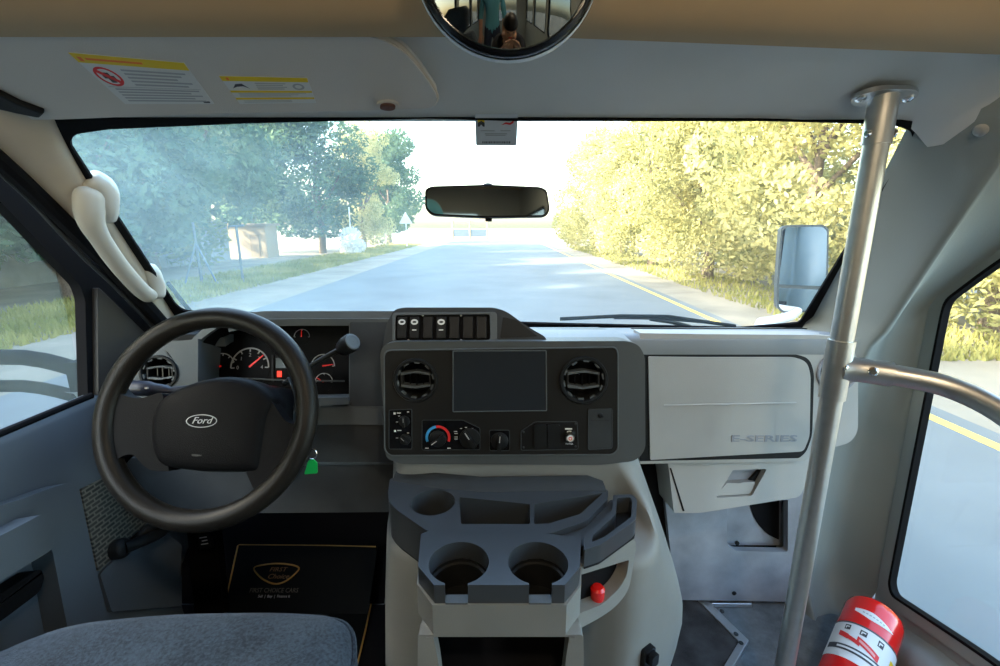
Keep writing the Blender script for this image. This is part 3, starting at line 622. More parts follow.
for a, b, k in sw:
    pts = SP.pxs([(a, 339), (b, 338.6), (b, 316.2), (a, 316.5)], .004); c = ((pts[0][0] + pts[1][0]) / 2, (pts[0][1] + pts[2][1]) / 2); w = (pts[1][0] - pts[0][0]) * .92; h = (pts[2][1] - pts[0][1]) * .95
    rows = [[SP.p(c[0] + w / 2 * s, c[1] + h / 2 * t, z) for s in (-1, -.85, .85, 1)] for t, z in ((-1, .001), (-.97, .008), (-.5, .0085), (0, .0065), (.5, .0068), (.97, .006), (1, .001))]
    for r in rows: r[0] -= SP.z * (.006 if r[0] is not None else 0); r[3] -= SP.z * .006
    lit = k in (1, 2, 3)
    o = obj('rocker_switch', [loft(rows)], 'satin' if lit else 'bezel', pod, ang=40)
    g = []
    if k: g.append(plate(SP, [circ(c[0], c[1] + h * .25, w * .36, 20, w * .28), circ(c[0], c[1] + h * .25, w * .2, 20, w * .1)], .0072, .0078))
    if k in (2, 3): g.append(plate(SP, [rect(c[0], c[1] - h * .12, w * .42, h * .05)], .0078, .0086))
    if g: o.data.materials.append(M['white']); 
    if g:
        # marks belong to the switch's own mesh
        import bmesh
        bm = bmesh.new(); bm.from_mesh(o.data)
        for vs_, fs_ in g:
            vv = [bm.verts.new(p) for p in vs_]
            for f_ in fs_:
                try: bf = bm.faces.new([vv[i] for i in f_]); bf.material_index = 1
                except ValueError: pass
        bm.to_mesh(o.data); bm.free()
for px, py in ((423, 315.5), (461, 315.5), (408.5, 340.3), (461, 340.3)):
    u, v = SP.px(px, py); obj('screw', [lathe(SP, [(.0022, 0), (.0022, .002), (.001, .0028)], 12, True, u, v)], 'steel', pod)
# ================================================================== CONTROL PANEL on the stack
K = thing('control_panel', 'charcoal control panel set in the middle of the dashboard', 'control panel', tuple(CP.p(0, 0)))
bo = rp(CP.pxs([(384.5, 350), (615, 347), (617.5, 353), (617.5, 449), (612, 454), (390, 455), (385, 449)]), [.015, .015, .01, .012, .012, .012, .012])
obj('panel_face', [plate(CP, [bo] + VH, -.003, .003)], 'bezel', K, bevel=.0015)
def loop3(f, pts, w): return [f.p(a, b, w) for a, b in pts]
obj('panel_rim', [tube(loop3(CP, bo, .003), .0015, 6, closed=True)], 'pad', K)
so = CP.pxs([(453, 351), (546, 350.5), (546.5, 410.5), (453, 411.5)], .003)
scr = obj('screen', [plate(CP, [rp(so, .002)], .0025, .0042)], 'screen', K)
obj('screen_edge', [tube(loop3(CP, rp(so, .002), .0042), .0011, 6, closed=True)], 'pad', scr)
for px, rr_ in ((415.5, 22.5), (583.5, 24)):
    u, v = CP.px(px, 380, .003); f2 = Fr(CP.p(u, v, .003), CP.x, CP.y)
    air_vent(f2, 0, 0, CP.px(px + rr_, 380)[0] - u, K)
def inset(px, r=.004, w=.0035, m='gloss', name='switch_plate', rim=True):
    q = rp(CP.pxs(px, .003), r); o = obj(name, [plate(CP, [q], .002, w)], m, K, bevel=.0006)
    if rim: obj('plate_rim', [tube(loop3(CP, q, w), .0009, 6, closed=True)], 'dash', o)
    return o
def knob(px, py, r, parent, ang_=0.0, name='knob', h=.012, ring=False):
    u, v = CP.px(px, py, .003); c, s = math.cos(ang_), math.sin(ang_)
    f = Fr(CP.p(u, v, .0035), CP.x * c + CP.y * s, CP.y * c - CP.x * s)
    o = obj(name, [lathe(f, [(r, 0), (r * .96, h * .35), (r * .9, h * .4), (.0003, h * .42)], 28), plate(f, [rp([(-r * .22, -r * .92), (r * .22, -r * .92), (r * .16, r * .92), (-r * .16, r * .92)], r * .1)], h * .3, h), plate(f, [rect(0, r * .45, r * .10, r * .75)], h, h + .0005) + (1,)], ['satin', 'silver'], parent, bevel=.0008)
    obj('pointer', [plate(f, [rect(0, r * .5, r * .1, r * .7)], h, h + .0006)], 'white', o) if False else None
    return o
# left: lamp switch plate with two knobs
a = inset([(389, 410), (412, 409), (412, 449), (389, 449)], name='lamp_switch')
knob(404.5, 421, .011, a); knob(405.5, 439, .011, a, .8)
g = []
for px, py, w in ((394.5, 413.5, 4), (395, 431, 4)): 
    u, v = CP.px(px, py, .004); g.append(plate(CP, [rect(u, v, .004, .004)], .0036, .004)); g.append(plate(CP, [rect(u + .0085, v + .001, .008, .0016)], .0036, .004))
for px, py in ((399, 416), (397, 422), (397, 438), (408, 412), (408, 433)):
    u, v = CP.px(px, py, .004); g.append(plate(CP, [rect(u, v, .004, .0012)], .0036, .004))
obj('print', g, 'white', a)
# climate plate
a = inset([(422, 420), (463, 420), (480, 428), (480, 449.5), (422, 450)], name='climate_control')
u, v = CP.px(438, 437.5, .004); r = CP.px(450.5, 437.5, .004)[0] - u
n = 18
for i, (m_, a0, a1) in enumerate((('blue', PI * 1.12, PI * .55), ('red', PI * .55, -.12 * PI))):
    obj('temperature_scale', [plate(CP, [arc(u, v, r * .80, r * 1.0, a0, a1, 18)], .0036, .0045)], m_ if m_ == 'blue' else 'redprint', a)
knob(438, 438.5, r * .68, a, 2.2)
knob(470, 438, r * .85, a, .55)
g = []
for px, py in ((427, 448.2), (449, 448.2), (461, 428.5), (466, 427.5), (472, 428.5), (476.5, 433), (478, 438), (455.5, 431.5), (456, 433.5), (456, 437), (456, 439)):
    u2, v2 = CP.px(px, py, .004); g.append(plate(CP, [rect(u2, v2, .0065 if px < 460 else .004, .0013)], .0036, .004))
obj('print', g, 'white', a)
# single rotary switch
a = inset([(489.5, 430), (509.5, 430), (509.5, 450.5), (489.5, 450.5)], name='rotary_switch')
knob(499.5, 440.5, .0175, a, -.06, h=.016)
# right plate: two rockers and the lighter socket
a = inset([(521, 431), (535, 421.5), (577, 421.5), (578, 449), (521, 450)], w=.0045, m='black', name='accessory_plate')
for x0, x1 in ((534, 546.5), (547.5, 560)):
    q = CP.pxs([(x0, 447.5), (x1, 447.5), (x1, 424.5), (x0, 424.5)], .006); o = obj('rocker_switch', [plate(CP, [rp(q, .004)], .004, .009)], 'satin', a, bevel=.002)
for px, py in ((523.5, 432), (523.5, 447.5), (575.5, 424), (575.5, 446.5)):
    u, v = CP.px(px, py, .005); obj('screw', [lathe(CP, [(.0022, .004), (.0022, .006), (.0008, .0068)], 12, True, u, v)], 'dash', a)
u, v = CP.px(569.5, 436.5, .005)
obj('lighter_socket', [lathe(CP, [(.0125, .004), (.0125, .0065), (.0095, .011), (.0085, .015), (.0008, .0155)], 28, True, u, v) + (0,), lathe(CP, [(.0062, .0155), (.0062, .0164), (.0008, .0165)], 24, True, u, v) + (1,), plate(CP, [circ(u, v, .0034, 18), circ(u, v, .0022, 18)], .0165, .0170) + (2,)], ['chrome', 'white', 'redprint'], a)
g = [text('POWER', .0042, CP, u, v - .0155, .0002, .0047) + (0,), plate(CP, [rect(u - .002, v + .0155, .014, .0028)], .0045, .005) + (0,)]
obj('print', g, 'white', a)
# blank cover far right with a screw
a = inset([(588, 409), (612, 408.5), (612, 448), (588, 449.5)], w=.0045, m='dash', name='blank_cover')
u, v = CP.px(600.5, 415.5, .005); obj('screw', [lathe(CP, [(.005, .004), (.005, .0055), (.0035, .0075), (.001, .008)], 16, True, u, v)], 'satin', a)
u, v = CP.px(600, 420.5, .005); obj('cover_seam', [plate(CP, [rect(u, v, .036, .0006)], .0045, .0049)], 'black', a)
# ================================================================== ENGINE COVER with tray
EC = thing('engine_cover', 'grey engine cover console between the footwells with cup holder tray', 'engine cover', (.05, .8, 0))
def erow(z):
    def L(tab):
        for (z0, a), (z1, b) in zip(tab, tab[1:]):
            if z0 >= z >= z1: t = (z0 - z) / (z0 - z1); return a + (b - a) * t
        return tab[-1][1]
    xr = L([(.62, .275), (.58, .292), (.46, .336), (.36, .372), (.26, .402), (.19, .406), (.11, .394), (0, .368)])
    xl = -L([(.62, .222), (.56, .230), (.46, .238), (.3, .25), (.1, .26), (0, .26)])
    top = [(xl, 1.12), (xl, .93), (xl + .012, .868), (xl + .05, .842), (-.05, .838), (.10, .838), (xr - .08, .840), (xr - .045, .845), (xr - .012, .868), (xr, .93), (xr, 1.12)]
    low = [(xl, 1.12), (xl, .90), (xl + .015, .80), (-.185, .75), (-.08, .73), (.14, .765), (.236, .722), (.30, .750), (xr - .016, .82), (xr, .90), (xr, 1.12)]
    ts = [smoothstep(.60, .42, z) if k >= 7 else smoothstep(.49, .44, z) for k in range(11)]
    return cr([(a[0] * (1 - t) + b[0] * t, a[1] * (1 - t) + b[1] * t, z) for t, a, b in zip(ts, top, low)], 4)
zs = [.605, .598, .59, .575, .56, .545, .53, .515, .50, .485, .475, .465, .455, .445, .43, .4, .35, .3, .25, .2, .15, .1, .05, .0]
rows = [[V((p.x * .94 + .0, p.y + .02 if p.y < 1.0 else p.y, .608)) for p in erow(.605)]] + [erow(z) for z in zs]
obj('cover_body', [loft(rows)], 'cover', EC, ang=60)
base = cr([(x, y, .012) for x, y in [(-.30, .80), (-.2, .69), (.13, .69), (.235, .69), (.31, .735), (.375, .82), (.392, .9), (.392, 1.1)]], 6)
obj('floor_seal', [tube(base, .024, 10)], 'rubber', EC)
TR = Fr((0, .6, .55), (1, 0, 0), (0, 1, 0))
# upper bin (dark) with cup well and two open compartments
oa = TR.pxs([(390, 478), (388, 492), (389, 502), (397, 510), (428, 531.5), (549, 534), (586, 521), (608, 499), (608, 489), (590, 487.5), (480, 489), (430, 484), (404, 476)])
c1 = TR.px(433, 502); r1 = .5 * (TR.px(455, 502)[0] - TR.px(411, 502)[0])
h1 = circ(c1[0], c1[1], r1, 28)
h2 = rp(TR.pxs([(459, 497), (530, 504), (530, 524), (461, 524)]), .004); h3 = rp(TR.pxs([(534, 504), (603, 493), (580, 514), (549, 523.5), (534, 524)]), .004)
tray = obj('storage_tray', [plate(TR, [rp(oa, .01), h1, h2, h3], -.075, 0)], mat('blue grey tray plastic', (.045, .052, .06), .3, bump=.1, bscale=900, spec=.55), EC, bevel=.004)
obj('tray_floor', [plate(TR, [rp([(a * .985 + .001, (b - .1) * .96 + .1) for a, b in oa], .01)], -.08, -.072)], 'satin', tray)
bk = TR.pxs([(393, 480), (432, 487), (480, 491.5), (590, 490), (606, 491)])
obj('tray_back', [thick([[TR.p(a, b - .002, 0), TR.p(a, b + .010, .010 if 0 < i < 4 else .004), TR.p(a, b + .03, .014 if 0 < i < 4 else .004)] for i, (a, b) in enumerate(bk)], (0, .01, -.02))], 'dash', tray, ang=50)
ra = rp(oa, .01)
# cup holder block (dark) with two wells that open through its front face
vf = TR.px(500, 585)[1]
wl = []
for px in (459, 538):
    c = TR.px(px, 562); wl.append((c, .5 * (TR.px(px + 30, 562)[0] - TR.px(px - 30, 562)[0])))
def block(vfront, grow, rw, s):
    L_ = TR.pxs([(434, 585)])[0][0] - grow; R_ = TR.pxs([(565, 585)])[0][0] + grow; out = [(L_, vfront)]
    for (cx, cy), r in wl:
        r = r * rw; dl = math.asin(s / r)
        if rw < 1.02:
            out.append((cx - s, vfront)); out += [(cx + r * math.cos(-PI / 2 - dl - (2 * PI - 2 * dl) * k / 36), cy + r * math.sin(-PI / 2 - dl - (2 * PI - 2 * dl) * k / 36)) for k in range(37)]; out.append((cx + s, vfront))
    out += [(R_, vfront)] + [(a + (grow if a > .05 else -grow), b) for a, b in TR.pxs([(580, 567), (581, 537), (549, 534), (428, 531), (421, 534), (418, 566)])]
    return out
tm_ = bpy.data.materials['blue grey tray plastic']
blk = obj('cup_holder', [plate(TR, [block(vf, 0, 1.0, .0165)], -.031, 0)], tm_, EC, bevel=.0025)
for (cx, cy), r in wl:
    obj('cup_well', [lathe(TR, [(r * 1.04, -.0315), (r * .985, -.0315), (r * .97, -.036), (r * .90, -.038), (r * .88, -.078), (r * .05, -.079)], 40, False, cx, cy)], 'satin', blk, ang=40)
    obj('slot_floor', [plate(TR, [rect(cx, vf + .006, .033, .016, .002)], -.0335, -.029)], 'pad', blk, bevel=.001)
# light band below the block and the open cubby under it
well_cut = [circ(c[0], c[1], r * 1.0, 24) for c, r in wl]
obj('console_band', [plate(TR, [block(vf - .003, .003, 1.5, .01)] + well_cut, -.085, -.0315)], 'cover', EC, bevel=.003)
yb_ = .6 + vf - .002
CB = Fr((0, yb_, .30), (1, 0, 0), (0, 0, 1))
chh = CB.pxs([(433, 634), (570, 629), (567, 650), (559, 720), (446, 720), (438, 660)]); tz = .466 - .30
uL, uR = CB.px(418, 640)[0], CB.px(583, 640)[0]
co = [(uL, tz), (uR, tz), (uR + .006, tz - .12), (uR + .008, -.29), (uL - .008, -.29), (uL - .006, tz - .12)]
chh = [(a, min(b, tz - .004)) for a, b in chh]
obj('cubby', [plate(CB, [rp(co, .006), rp(chh, [.002, .004, .01, .02, .02, .01])], -.022, 0)], 'cover', EC, bevel=.004)
for u_ in (uL, uR): obj('cubby_side', [plate(Fr((u_, yb_ + .1, .22), (0, 1, 0), (0, 0, 1)), [rect(0, 0, .17, .43, .005)], -.004, .004)], 'cover', EC)
obj('cubby_dark_inside', [plate(CB, [rect((uL + uR) / 2, -.08, uR - uL - .01, .48)], -.135, -.13), plate(Fr((0, yb_ + .07, CB.p(0, CB.px(500, 690)[1]).z), (1, 0, 0), (0, 1, 0)), [rect((uL + uR) / 2, 0, uR - uL - .012, .13)], -.01, 0)], 'rubber', EC)  # black back sheet paints the shade inside the open cubby
# angled wing to the right with the side pocket
wa = atZ(583, 548, .55); wb_ = atZ(636, 521, .55)
WG = Fr(wa, (wb_.x - wa.x, wb_.y - wa.y, 0), (0, 0, 1))
wo = WG.pxs([(583, 550), (634, 523.5), (637, 545), (629, 590), (617, 606), (600, 618), (583, 626)])
wh = WG.pxs([(582, 574), (629, 560), (627, 575), (620, 588), (603, 604), (582, 612)])
wv = V((0, 0, 0))
wo[0] = (-.01, wo[0][1]); wo[-1] = (-.01, wo[-1][1]); wh[0] = (-.004, wh[0][1]); wh[-1] = (-.004, wh[-1][1]); wo[0] = (wo[0][0], -.030); wo[1] = (wo[1][0], -.030)
obj('side_wing', [plate(WG, [rp(wo, [.002, .01, .02, .05, .03, .03, .002]), rp(wh, [.001, .004, .01, .012, .012, .001])], -.045, 0)], 'cover', EC, bevel=.004)
obj('pocket_shade', [plate(WG, [rp([(a, b) for a, b in wh], .003)], -.028, -.024)], 'rubber', EC)  # black sheet paints the dark depth of the pocket
# shallow open tray on top of the wing
wt = TR.pxs([(584, 537), (612, 512), (613, 496), (632, 495), (637, 500), (636, 521), (600, 546), (584, 551)]); wti = TR.pxs([(592, 537), (616, 515), (617, 499), (630, 498), (632, 503), (631, 518), (604, 538), (592, 543)])
obj('wing_tray', [plate(TR, [rp(wt, [.004, .01, .004, .008, .008, .014, .006, .002]), rp(wti, .004)], -.03, .002)], bpy.data.materials['blue grey tray plastic'], EC, bevel=.003)
obj('wing_tray_floor', [plate(TR, [rp(wt, .004)], -.034, -.030)], 'satin', EC)
obj('tray_web', [plate(TR, [rp(TR.pxs([(545, 533), (590, 516), (611, 494), (616, 496), (616, 512), (590, 538), (578, 541)]), .003)], -.05, -.012)], bpy.data.materials['blue grey tray plastic'], EC)
# latch at the lower right of the cover
cb_ = [o for o in EC.children if o.name.startswith('cover_body')][0]
lp_, n_ = hit(cb_, 645, 658)
if lp_ is None: lp_, n_ = V((.33, .80, .05)), V((.8, -.6, 0))
n_ = -n_ if n_.dot(ray(645, 658)) > 0 else n_
f = Fr(lp_, V((0, 0, 1)).cross(n_), n_.cross(V((0, 0, 1)).cross(n_)))
obj('cover_latch', [plate(f, [rect(0, 0, .030, .06, .006)], -.01, .012), plate(f, [rect(0, .014, .020, .026, .005)], .012, .024)], 'gloss', EC, bevel=.003)
# red torch lying in the side pocket
p = WG.p(*WG.px(597, 603, -.014), -.014); 
rt = thing('torch', 'red cylindrical object standing in the side pocket of the engine cover', 'torch', tuple(p))
f = Fr(p, WG.x, -WG.z)
obj('torch_body', [lathe(f, [(.002, -.014), (.011, -.012), (.0115, .012), (.0125, .014), (.0125, .030), (.009, .034), (.001, .035)], 22)], 'red', rt)

# ================================================================== STEERING WHEEL AND COLUMN
a_ = math.radians(24)
WF = Fr((-.508, .744, .729), (1, 0, 0), (0, math.sin(a_), math.cos(a_)))
SW = thing('steering_wheel', 'black two spoke steering wheel in front of the driver seat', 'steering wheel', tuple(WF.o))
obj('rim', [tube([WF.p((.1735 * math.cos(2 * PI * i / 72)), .1735 * math.sin(2 * PI * i / 72)) for i in range(72)], .0185, 18, closed=True)], 'wheel', SW, ang=180)
lsp = WF.pxs([(118, 400), (118, 380), (128, 395), (146, 400), (170, 392), (176, 470), (156, 470), (140, 452), (126, 457), (117, 470), (112, 440)], -.012)
obj('spoke', [plate(WF, [rp(lsp, [0, .004, .012, .02, .01, 0, .02, .02, .02, .004, 0])], -.024, .006)], 'hub', SW, bevel=.007, seg=3)
rsp = WF.pxs([(262, 388), (274, 398), (290, 422), (302, 425), (306, 424), (306, 450), (298, 462), (284, 470), (276, 480), (270, 494), (262, 494), (252, 472)], -.012)
obj('spoke', [plate(WF, [rp(rsp, [.01, .02, .02, .01, 0, 0, .01, .02, .02, .01, .01, 0])], -.024, .006)], 'hub', SW, bevel=.007, seg=3)
hub = WF.pxs([(160, 397), (179, 387), (206, 378), (233, 376.5), (257, 384), (271, 402), (264, 416), (255, 471.5), (200, 471), (156, 466), (147.5, 440), (150, 414)], .014)
hubr = rp(hub, [.02, .02, .03, .03, .03, .02, .02, .01, .01, .02, .02, .02], 4); hc = V((sum(p[0] for p in hubr) / len(hubr), sum(p[1] for p in hubr) / len(hubr)))
rows = []
for s, w in ((1.0, -.05), (1.03, -.02), (1.03, -.004), (1.0, .006), (.94, .0125), (.84, .0165), (.6, .020), (.3, .0218), (.03, .022)):
    rows.append([WF.p(hc.x + (p[0] - hc.x) * s, hc.y + (p[1] - hc.y) * s, w) for p in hubr])
hb = obj('hub_pad', [loft(rows, True, True)], 'hub', SW, ang=70)
u, v = WF.px(202, 421, .022)
bw = .026
ob_ = obj('oval_badge', [plate(WF, [circ(u, v, bw, 40, bw * .42)], .018, .0232) + (0,), plate(WF, [circ(u, v, bw, 40, bw * .42), circ(u, v, bw * .95, 40, bw * .37)], .0232, .0236) + (1,), text('Ford', .0155, WF, u, v + .0005, .0003, .0235, shear=.35, sx=1.1) + (1,)], ['clusterface', 'silver'], SW)
u, v = WF.px(196, 455, .02); obj('pad_emboss', [plate(WF, [circ(u, v, .009, 20, .0025)], .0165, .0185)], 'wheel', SW)
cols = thing('steering_column', 'black steering column behind the steering wheel with stalks', 'steering column', tuple(WF.p(0, 0, -.08)))
sh = rp([(-.062, -.05), (.062, -.05), (.07, .02), (.05, .062), (-.05, .062), (-.07, .02)], .02)
obj('column_shroud', [plate(WF, [sh], -.26, -.058)], 'black', cols, bevel=.008)
obj('column_tube', [tube([WF.p(0, -.01, -.24), WF.p(0, -.01, -.32), V((-.58, 1.14, .56))], .032, 14)], 'rubber', cols)
def wp(px, py, w): return WF.p(*WF.px(px, py, w), w)
st = obj('turn_signal_stalk', [tube(cr([wp(190, 389, -.075), wp(170, 391, -.07), wp(155, 389, -.066), wp(129, 388, -.062), wp(126, 388, -.062)], 4), [.008] * 5 + [.011] * 4 + [.0145] * 4 + [.0145] * 3 + [.008], 14)], mat('navy black stalk plastic', (.016, .02, .035), .35), cols, ang=60)
obj('stalk_mark', [plate(Fr(wp(146, 388, -.045), WF.x, WF.y), [rect(0, 0, .006, .0035, .001)], -.003, .0)], 'grey', st)
g0 = wp(284, 384, -.10); g1 = wp(351, 343, -.09); ax = (g1 - g0).normalized()
gs = obj('gear_lever', [tube([g0, mid(g0, g1, .5) + V((0, 0, .004)), g1], [.0055, .0050, .0055], 12)], 'satin', cols, ang=60)
kf_ = Fr(g1, ax.orthogonal(), ax.cross(ax.orthogonal())); 
kx = (ax * .85 + V((0, -.55, .05))).normalized(); kf_ = Fr(g1 - ax * .012, kx.orthogonal(), kx.cross(kx.orthogonal())); kf_ = kf_ if kf_.z.dot(kx) > 0 else Fr(kf_.o, -kf_.x, kf_.y)
obj('lever_knob', [lathe(kf_, [(.006, -.022), (.015, -.012), (.0185, .004), (.0185, .020), (.017, .024)], 26) + (0,), lathe(kf_, [(.0165, .0242), (.0150, .0255), (.0105, .0255), (.0100, .0250), (.0005, .0250)], 26, False) + (1,)], ['satin', 'pad'], gs)
ig = wp(300, 452, -.10); f = Fr(ig, WF.x, WF.y)
cw_ = [wp(288, 378, -.08), wp(293, 388, -.075), wp(296, 400, -.075), wp(294, 412, -.08)]
obj('column_cable', [tube(cr(cw_, 5), .0032, 8)], 'dash', cols); obj('column_cable', [tube(cr([p + V((.008, 0, .004)) for p in cw_], 5), .0032, 8)], 'dash', cols)
obj('ignition_barrel', [lathe(f, [(.013, -.02), (.013, .012), (.010, .014), (.001, .0145)], 20)], 'chrome', cols)
tp = thing('key_tag', 'small green key tag hanging below the right of the steering wheel', 'key tag', tuple(wp(308, 466, -.085)))
f = Fr(wp(311, 466.5, -.085), (1, .15, 0), (0, .1, 1))
obj('tag_body', [plate(f, [rp([(-.013, -.014), (.011, -.014), (.012, .006), (.004, .016), (-.004, .012)], .003)], -.0015, .0015)], 'green', tp, bevel=.0008)
obj('key_ring', [tube([f.p(.004 + .008 * math.cos(2 * PI * i / 20), .024 + .010 * math.sin(2 * PI * i / 20), 0) for i in range(20)], .0011, 6, closed=True)], 'chrome', tp)
# lower bracket with a small printed label, and the parking brake arm beside it
pb = thing('brake_pedal_bracket', 'black upright bracket in the driver footwell with a small printed label', 'pedal bracket', (-.70, 1.04, 0))
obj('bracket_arm', [plate(Fr((-.775, 1.06, .25), (1, .1, 0), (0, .1, 1)), [rp([(-.05, -.26), (.025, -.26), (.025, .20), (-.045, .22)], .01)], -.03, 0)], 'rubber', pb, bevel=.005)
f = Fr(atY(204, 541, 1.03), (1, .1, .12), (-.12, .1, 1)); obj('bracket_label', [plate(f, [rect(0, 0, .03, .045, .003)], -.012, 0) + (0,)] + [plate(f, [rect(.002 * (k % 2), .010 - .009 * k, .018 - .004 * (k % 2), .0028)], 0, .0006) + (1,) for k in range(3)], ['black', 'white'], pb)
# ================================================================== DRIVER SEAT
ST_ = thing('driver_seat', 'blue grey velour driver seat cushion at the bottom left', 'seat', (-.43, .28, 0))
sx0, sx1 = -.705, -.185
def cush(y, z, inset):
    xa, xb = sx0 + inset, sx1 - inset; rows = []
    return xa, xb
outl = rp([(sx0, .0), (sx1 + .01, .0), (sx1 - .008, .51), (sx1 - .036, .575), (-.32, .583), (-.50, .580), (sx0 + .06, .558), (sx0 - .005, .49)], [.04, .04, .06, .04, .08, .08, .06, .08], 6)
oc_ = V((sum(p[0] for p in outl) / len(outl), sum(p[1] for p in outl) / len(outl)))
rows = []
for s, z in ((.93, .33), (.975, .345), (.99, .39), (1.0, .44), (.995, .462), (.975, .482), (.94, .494), (.85, .502), (.6, .505), (.3, .502), (.02, .500)):
    rows.append([(oc_.x + (p[0] - oc_.x) * s, oc_.y + (p[1] - oc_.y) * s + .0, z - .006 * max(0, (p[1] - .4) / .17)) for p in outl])
obj('seat_cushion', [loft(rows, True, True)], 'fabric', ST_, ang=180)
pip = [(oc_.x + (p[0] - oc_.x) * .985, oc_.y + (p[1] - oc_.y) * .985, .477 - .006 * max(0, (p[1] - .4) / .17)) for p in outl]
obj('cushion_piping', [tube(pip, .0045, 8, closed=True)], 'fabric', ST_)
bk_ = []
for z, y0, y1, w in ((.44, .03, -.10, .235), (.52, .02, -.12, .25), (.70, -.02, -.15, .26), (.90, -.07, -.18, .25), (1.04, -.11, -.20, .22), (1.10, -.14, -.20, .17)):
    bk_.append([(-.445 + a * w, y0 + (y1 - y0) * b, z) for a, b in rp([(-1, 1), (1, 1), (1, 0), (-1, 0)], .3, 5)])
obj('backrest', [loft(bk_, True, True)], 'fabric', ST_, ang=180)  # out of view; added to keep rear light off the footwell
obj('headrest', [loft([[(-.445 + a * w, -.135 - .02 * (z - 1.12) / .2 - .09 * b, z) for a, b in rp([(-1, 1), (1, 1), (1, 0), (-1, 0)], .3, 5)] for z, w in ((1.12, .10), (1.15, .125), (1.26, .125), (1.30, .09))], True, True)], 'fabric', ST_, ang=180)
obj('seat_base', [boxc((-.445, .27, .165), (.42, .46, .33))], 'rubber', ST_, bevel=.02)
# ================================================================== MIRRORS INSIDE
# round convex mirror above the header
mc = atY(508, -45, .56); 
mz = V((.03, -1, .06)).normalized()
MF = Fr(mc, V((0, 0, 1)).cross(mz), mz.cross(V((0, 0, 1)).cross(mz)))
MR = thing('convex_mirror', 'round convex mirror with black rim hanging at the top of the windscreen', 'mirror', tuple(mc))
Rm = .0985
prof = [(Rm * .93 * k / 12 + .0002, .020 - .020 * (k / 12) ** 2) for k in range(12, -1, -1)]
obj('mirror_face', [lathe(MF, prof, 48, False)], 'convex', MR, ang=180)
obj('mirror_rim', [lathe(MF, [(Rm * .92, .001), (Rm * .95, .006), (Rm * .985, .004), (Rm, -.004), (Rm * .99, -.010)], 56, False)], 'gloss', MR, ang=60)
obj('mirror_back', [lathe(MF, [(Rm * 1.01, -.006), (Rm * 1.02, -.012), (Rm * .97, -.02), (Rm * .5, -.034), (.001, -.037)], 48, False)], 'white', MR, ang=60)
obj('mirror_stem', [tube([MF.p(0, .0, -.03), MF.p(0, .05, -.05), V((mc.x, .60, 1.47))], .009, 10)], 'steel', MR)
# rear view mirror
rmy = .885
rp0 = atY(487.5, 201.5, rmy)
f = Fr(rp0, (1, .10, 0), (0, .062, 1))
ro_ = f.pxs([(425, 189), (432, 186.2), (487, 184.5), (540, 186.8), (547, 190), (550, 210), (546, 217), (487, 218), (432, 215.5), (425, 209)])
RV = thing('rear_view_mirror', 'black framed rear view mirror hanging in the middle of the windscreen', 'mirror', tuple(rp0))
ror = rp(ro_, .012)
obj('mirror_housing', [plate(f, [ror], -.022, .0)], 'black', RV, bevel=.005)
cxr = sum(p[0] for p in ror) / len(ror); cyr = sum(p[1] for p in ror) / len(ror)
obj('mirror_glass', [plate(f, [[(cxr + (a - cxr) * .97, cyr + (b - cyr) * .88) for a, b in ror]], -.002, .0012)], 'mirrordark', RV)
gpt = WS.p(*WS.px(488, 190, .004), .004)
obj('mirror_arm', [tube([f.p(.0, .0, -.02), f.p(0, .006, -.026), gpt], .006, 10), lathe(Fr(gpt, WS.x, WS.y), [(.013, -.004), (.013, .008), (.001, .009)], 18)], 'satin', RV)
obj('dip_lever', [plate(f, [rect(*f.px(489, 219), .012, .008, .002)], -.014, -.006)], 'satin', RV, bevel=.001)
# toll tag card on the glass
co_ = [(475, 114), (518, 114), (516.5, 145.5), (476, 145.5)]
q = lab(WS, co_, .003)
g = [plate(WS, [rp(quad(q, 0, 0, 1, 1), .003)], -.001, .003) + (0,)]
Wt = .0032
g.append(plate(WS, [[q(.06, .18), q(.22, .18), q(.22, .32), q(.06, .32)]], Wt, Wt + .0003) + (1,)); g.append(plate(WS, [[q(.06, .26), q(.14, .20), q(.22, .26), q(.22, .38), q(.18, .38), q(.14, .31), q(.10, .38), q(.06, .38)]], Wt + .0003, Wt + .0005) + (2,))
g.append(plate(WS, [[q(.62, .33), q(.72, .25), q(.82, .27), q(.92, .17), q(.90, .27), q(.82, .33), q(.73, .30)]], Wt, Wt + .0004) + (3,))
for s0, t0, s1 in ((.12, .50, .46), (.60, .50, .84), (.22, .60, .76), (.24, .65, .72)): g.append(plate(WS, [quad(q, s0, t0, s1, t0 + .025)], Wt, Wt + .0003) + (4,))
x_ = .16
while x_ < .82:
    w_ = R.uniform(.015, .04); g.append(plate(WS, [quad(q, x_, .86, x_ + w_, .92)], Wt, Wt + .0003) + (2,)); x_ += w_ + .018
tag(recentre(obj('toll_tag', g, [mat('pale grey card', (.60, .62, .66), .5), 'yellow', 'dprint', 'redprint', 'grey'])), 'small pale grey printed card stuck at the top middle of the windscreen', 'tag')
